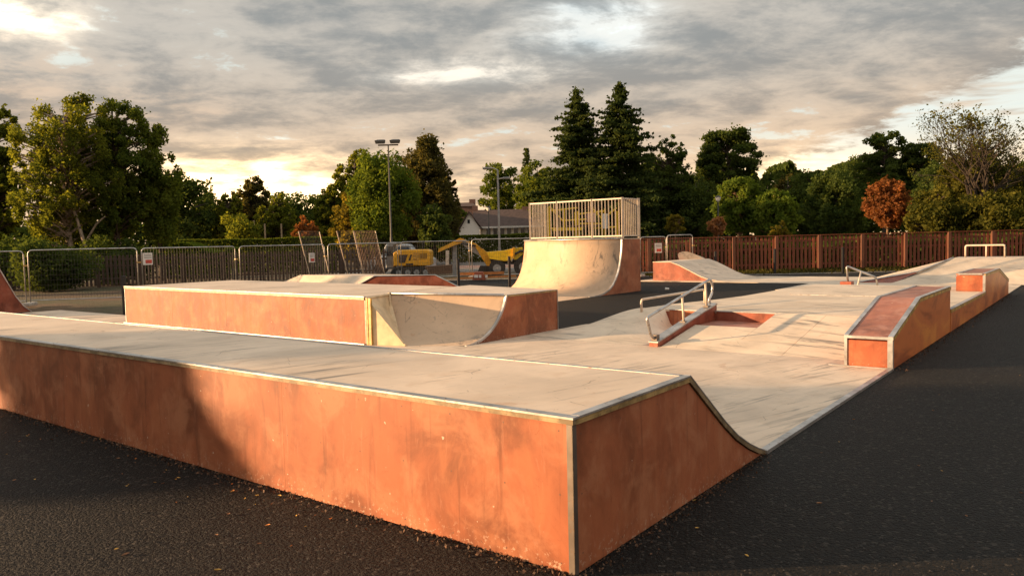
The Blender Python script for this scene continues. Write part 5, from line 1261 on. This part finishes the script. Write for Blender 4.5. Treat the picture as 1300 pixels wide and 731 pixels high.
# ------------------------------------------------------------------ litter on the asphalt
def leaf_litter():
    cols = [mat('dry_leaf_orange', m_plain, col=(0.55, 0.20, 0.04), rough=0.7, var=0.3, scale=40), mat('dry_leaf_yellow', m_plain, col=(0.60, 0.36, 0.08), rough=0.7, var=0.3, scale=40), mat('dry_leaf_brown', m_plain, col=(0.26, 0.12, 0.05), rough=0.7, var=0.3, scale=40)]
    mes = []
    for c in cols:
        pts = [(0, -0.5), (0.22, -0.25), (0.28, 0.05), (0.12, 0.35), (0, 0.55), (-0.14, 0.33), (-0.26, 0.02), (-0.2, -0.28)]
        V = [(x*0.034, y*0.036, 0.004+0.010*abs(x)*2+0.006*abs(y)) for x, y in pts]+[(0, 0, 0.002)]
        me = bpy.data.meshes.new('fallen_leaf'); me.from_pydata(V, [], [(i, (i+1) % 8, 8) for i in range(8)]); me.materials.append(c); mes.append(me)
    def put(px, py, k=None, s=1.0):
        a = at(px, py, 10.0); f = CAM_H/(CAM_H-a[2]); o = bpy.data.objects.new('fallen_leaf', mes[k if k is not None else random.randrange(3)])
        COL.objects.link(o); o.location = (a[0]*f, 10*f, 0.002); o.rotation_euler = (random.uniform(-.3, .3), random.uniform(-.3, .3), random.uniform(0, 6.28)); sc = s*random.uniform(0.8, 1.3); o.scale = (sc, sc, sc)
        top_tag(o, 'small dry leaf lying on the dark asphalt', 'leaf', 'fallen leaves on the asphalt')
    fixed = [(211, 572), (295, 615), (296, 624), (420, 660), (181, 560), (72, 554), (70, 540), (57, 536), (8, 521), (20, 519), (30, 525), (885, 671), (882, 636), (1185, 522), (1166, 592), (355, 630), (290, 654), (275, 680), (276, 725), (148, 698), (160, 705), (1040, 640), (948, 706), (1235, 415), (1295, 477), (127, 558), (340, 668)]
    for p in fixed: put(*p)
    for i in range(34):
        x = random.uniform(0, 420); y = 525+0.30*x+random.expovariate(1/18.)+6
        if y < 731: put(x, y, s=0.7)
    for i in range(12): put(random.uniform(850, 1300), random.uniform(480, 731) , s=0.6) if True else None
leaf_litter()
# loose grit on the near asphalt, one scattered mass
def grit():
    n = 30000
    r = rng.random(n)**0.8; ang = rng.uniform(-0.75, 0.85, n); d = 2.2+r*9
    x = np.sin(ang)*d; y = np.cos(ang)*d
    q = np.stack([x, y], 1)-A0; u = q@D2; v = q@D1
    ok = ~((u > -0.03) & (v > -0.04)); x, y = x[ok], y[ok]; n = len(x)
    k = 120; # grit heaped against the front wall and the end wall
    s = 0.0020+0.0060*rng.random(n)**3
    base = np.array([(1, 0, 0), (-1, 0, 0), (0, 1, 0), (0, -1, 0), (0, 0, 1.0), (0, 0, -0.4)]); jit = 1+0.35*rng.normal(size=(n, 6, 3))
    V = base[None]*jit*s[:, None, None]+np.stack([x, y, np.zeros(n)+0.0], 1)[:, None, :]
    F0 = np.array([(0, 2, 4), (2, 1, 4), (1, 3, 4), (3, 0, 4)]); Fi = (F0[None]+(np.arange(n)*6)[:, None, None]).reshape(-1, 3)
    me = bpy.data.meshes.new('asphalt_grit'); me.vertices.add(6*n); me.vertices.foreach_set('co', V.ravel().astype(np.float32))
    me.loops.add(len(Fi)*3); me.loops.foreach_set('vertex_index', Fi.ravel().astype(np.int32)); me.polygons.add(len(Fi))
    me.polygons.foreach_set('loop_start', np.arange(0, len(Fi)*3, 3, dtype=np.int32)); me.polygons.foreach_set('loop_total', np.full(len(Fi), 3, dtype=np.int32)); me.update(calc_edges=True)
    me.materials.append(mat('grit', m_plain, col=(0.045, 0.039, 0.034), rough=0.8, var=0.5, scale=90)); o = bpy.data.objects.new('asphalt_grit', me); link(o); o['kind'] = 'stuff'
grit()
def debris():
    P = []; S_ = []
    for _ in range(1500):
        v = random.random()**1.3*11; P.append(W(-0.012-random.expovariate(1/0.05), v, 0.004+0.01*random.random())); S_.append(random.uniform(0.006, 0.022))
    for _ in range(500):
        P.append(W(random.uniform(0, 2.8), -0.012-random.expovariate(1/0.04), 0.004+0.01*random.random())); S_.append(random.uniform(0.005, 0.017))
    for _ in range(900):
        P.append(W(random.uniform(7.4, 22), -0.02-random.expovariate(1/0.06), 0.004+0.01*random.random())); S_.append(random.uniform(0.008, 0.022))
    o = leaves_mesh('crumbled_leaf_litter', np.array(P), np.array(S_), mat('crumbled_leaf', m_plain, col=(0.11, 0.055, 0.028), rough=0.8, var=0.5, scale=60)); o['kind'] = 'stuff'
    n = 7000; x = rng.uniform(5.5, 27.2, n); y = 37.9-(x-6.2)*0.0425-rng.exponential(0.35, n); P = np.stack([x, y, 0.02+0.16*rng.random(n)*np.exp(-(37.9-(x-6.2)*0.0425-y)/0.5)], 1)
    o = leaves_mesh('fence_foot_grass', P, 0.04+0.05*rng.random(n), LEAF['brown'], elong=2.4); o['kind'] = 'stuff'
debris()
# discarded cup on the middle asphalt
cx, cy = at(847, 368, 10)[:2]; a = at(847, 368.5, 10.0); f = CAM_H/(CAM_H-a[2])
t = Thing('paper_cup', 'tiny white paper cup lying on the asphalt behind the left grind rail', 'cup', (a[0]*f, 10*f, 0.0))
t.part('cup', tube([(a[0]*f-0.06, 10*f, 0.05), (a[0]*f+0.06, 10*f, 0.045)], [0.05, 0.036], 12), WHITE)
t.part('rim', tube([(a[0]*f-0.068, 10*f, 0.05), (a[0]*f-0.0605, 10*f, 0.05)], 0.053, 12), WHITE)
print('scene built', len(bpy.data.objects))
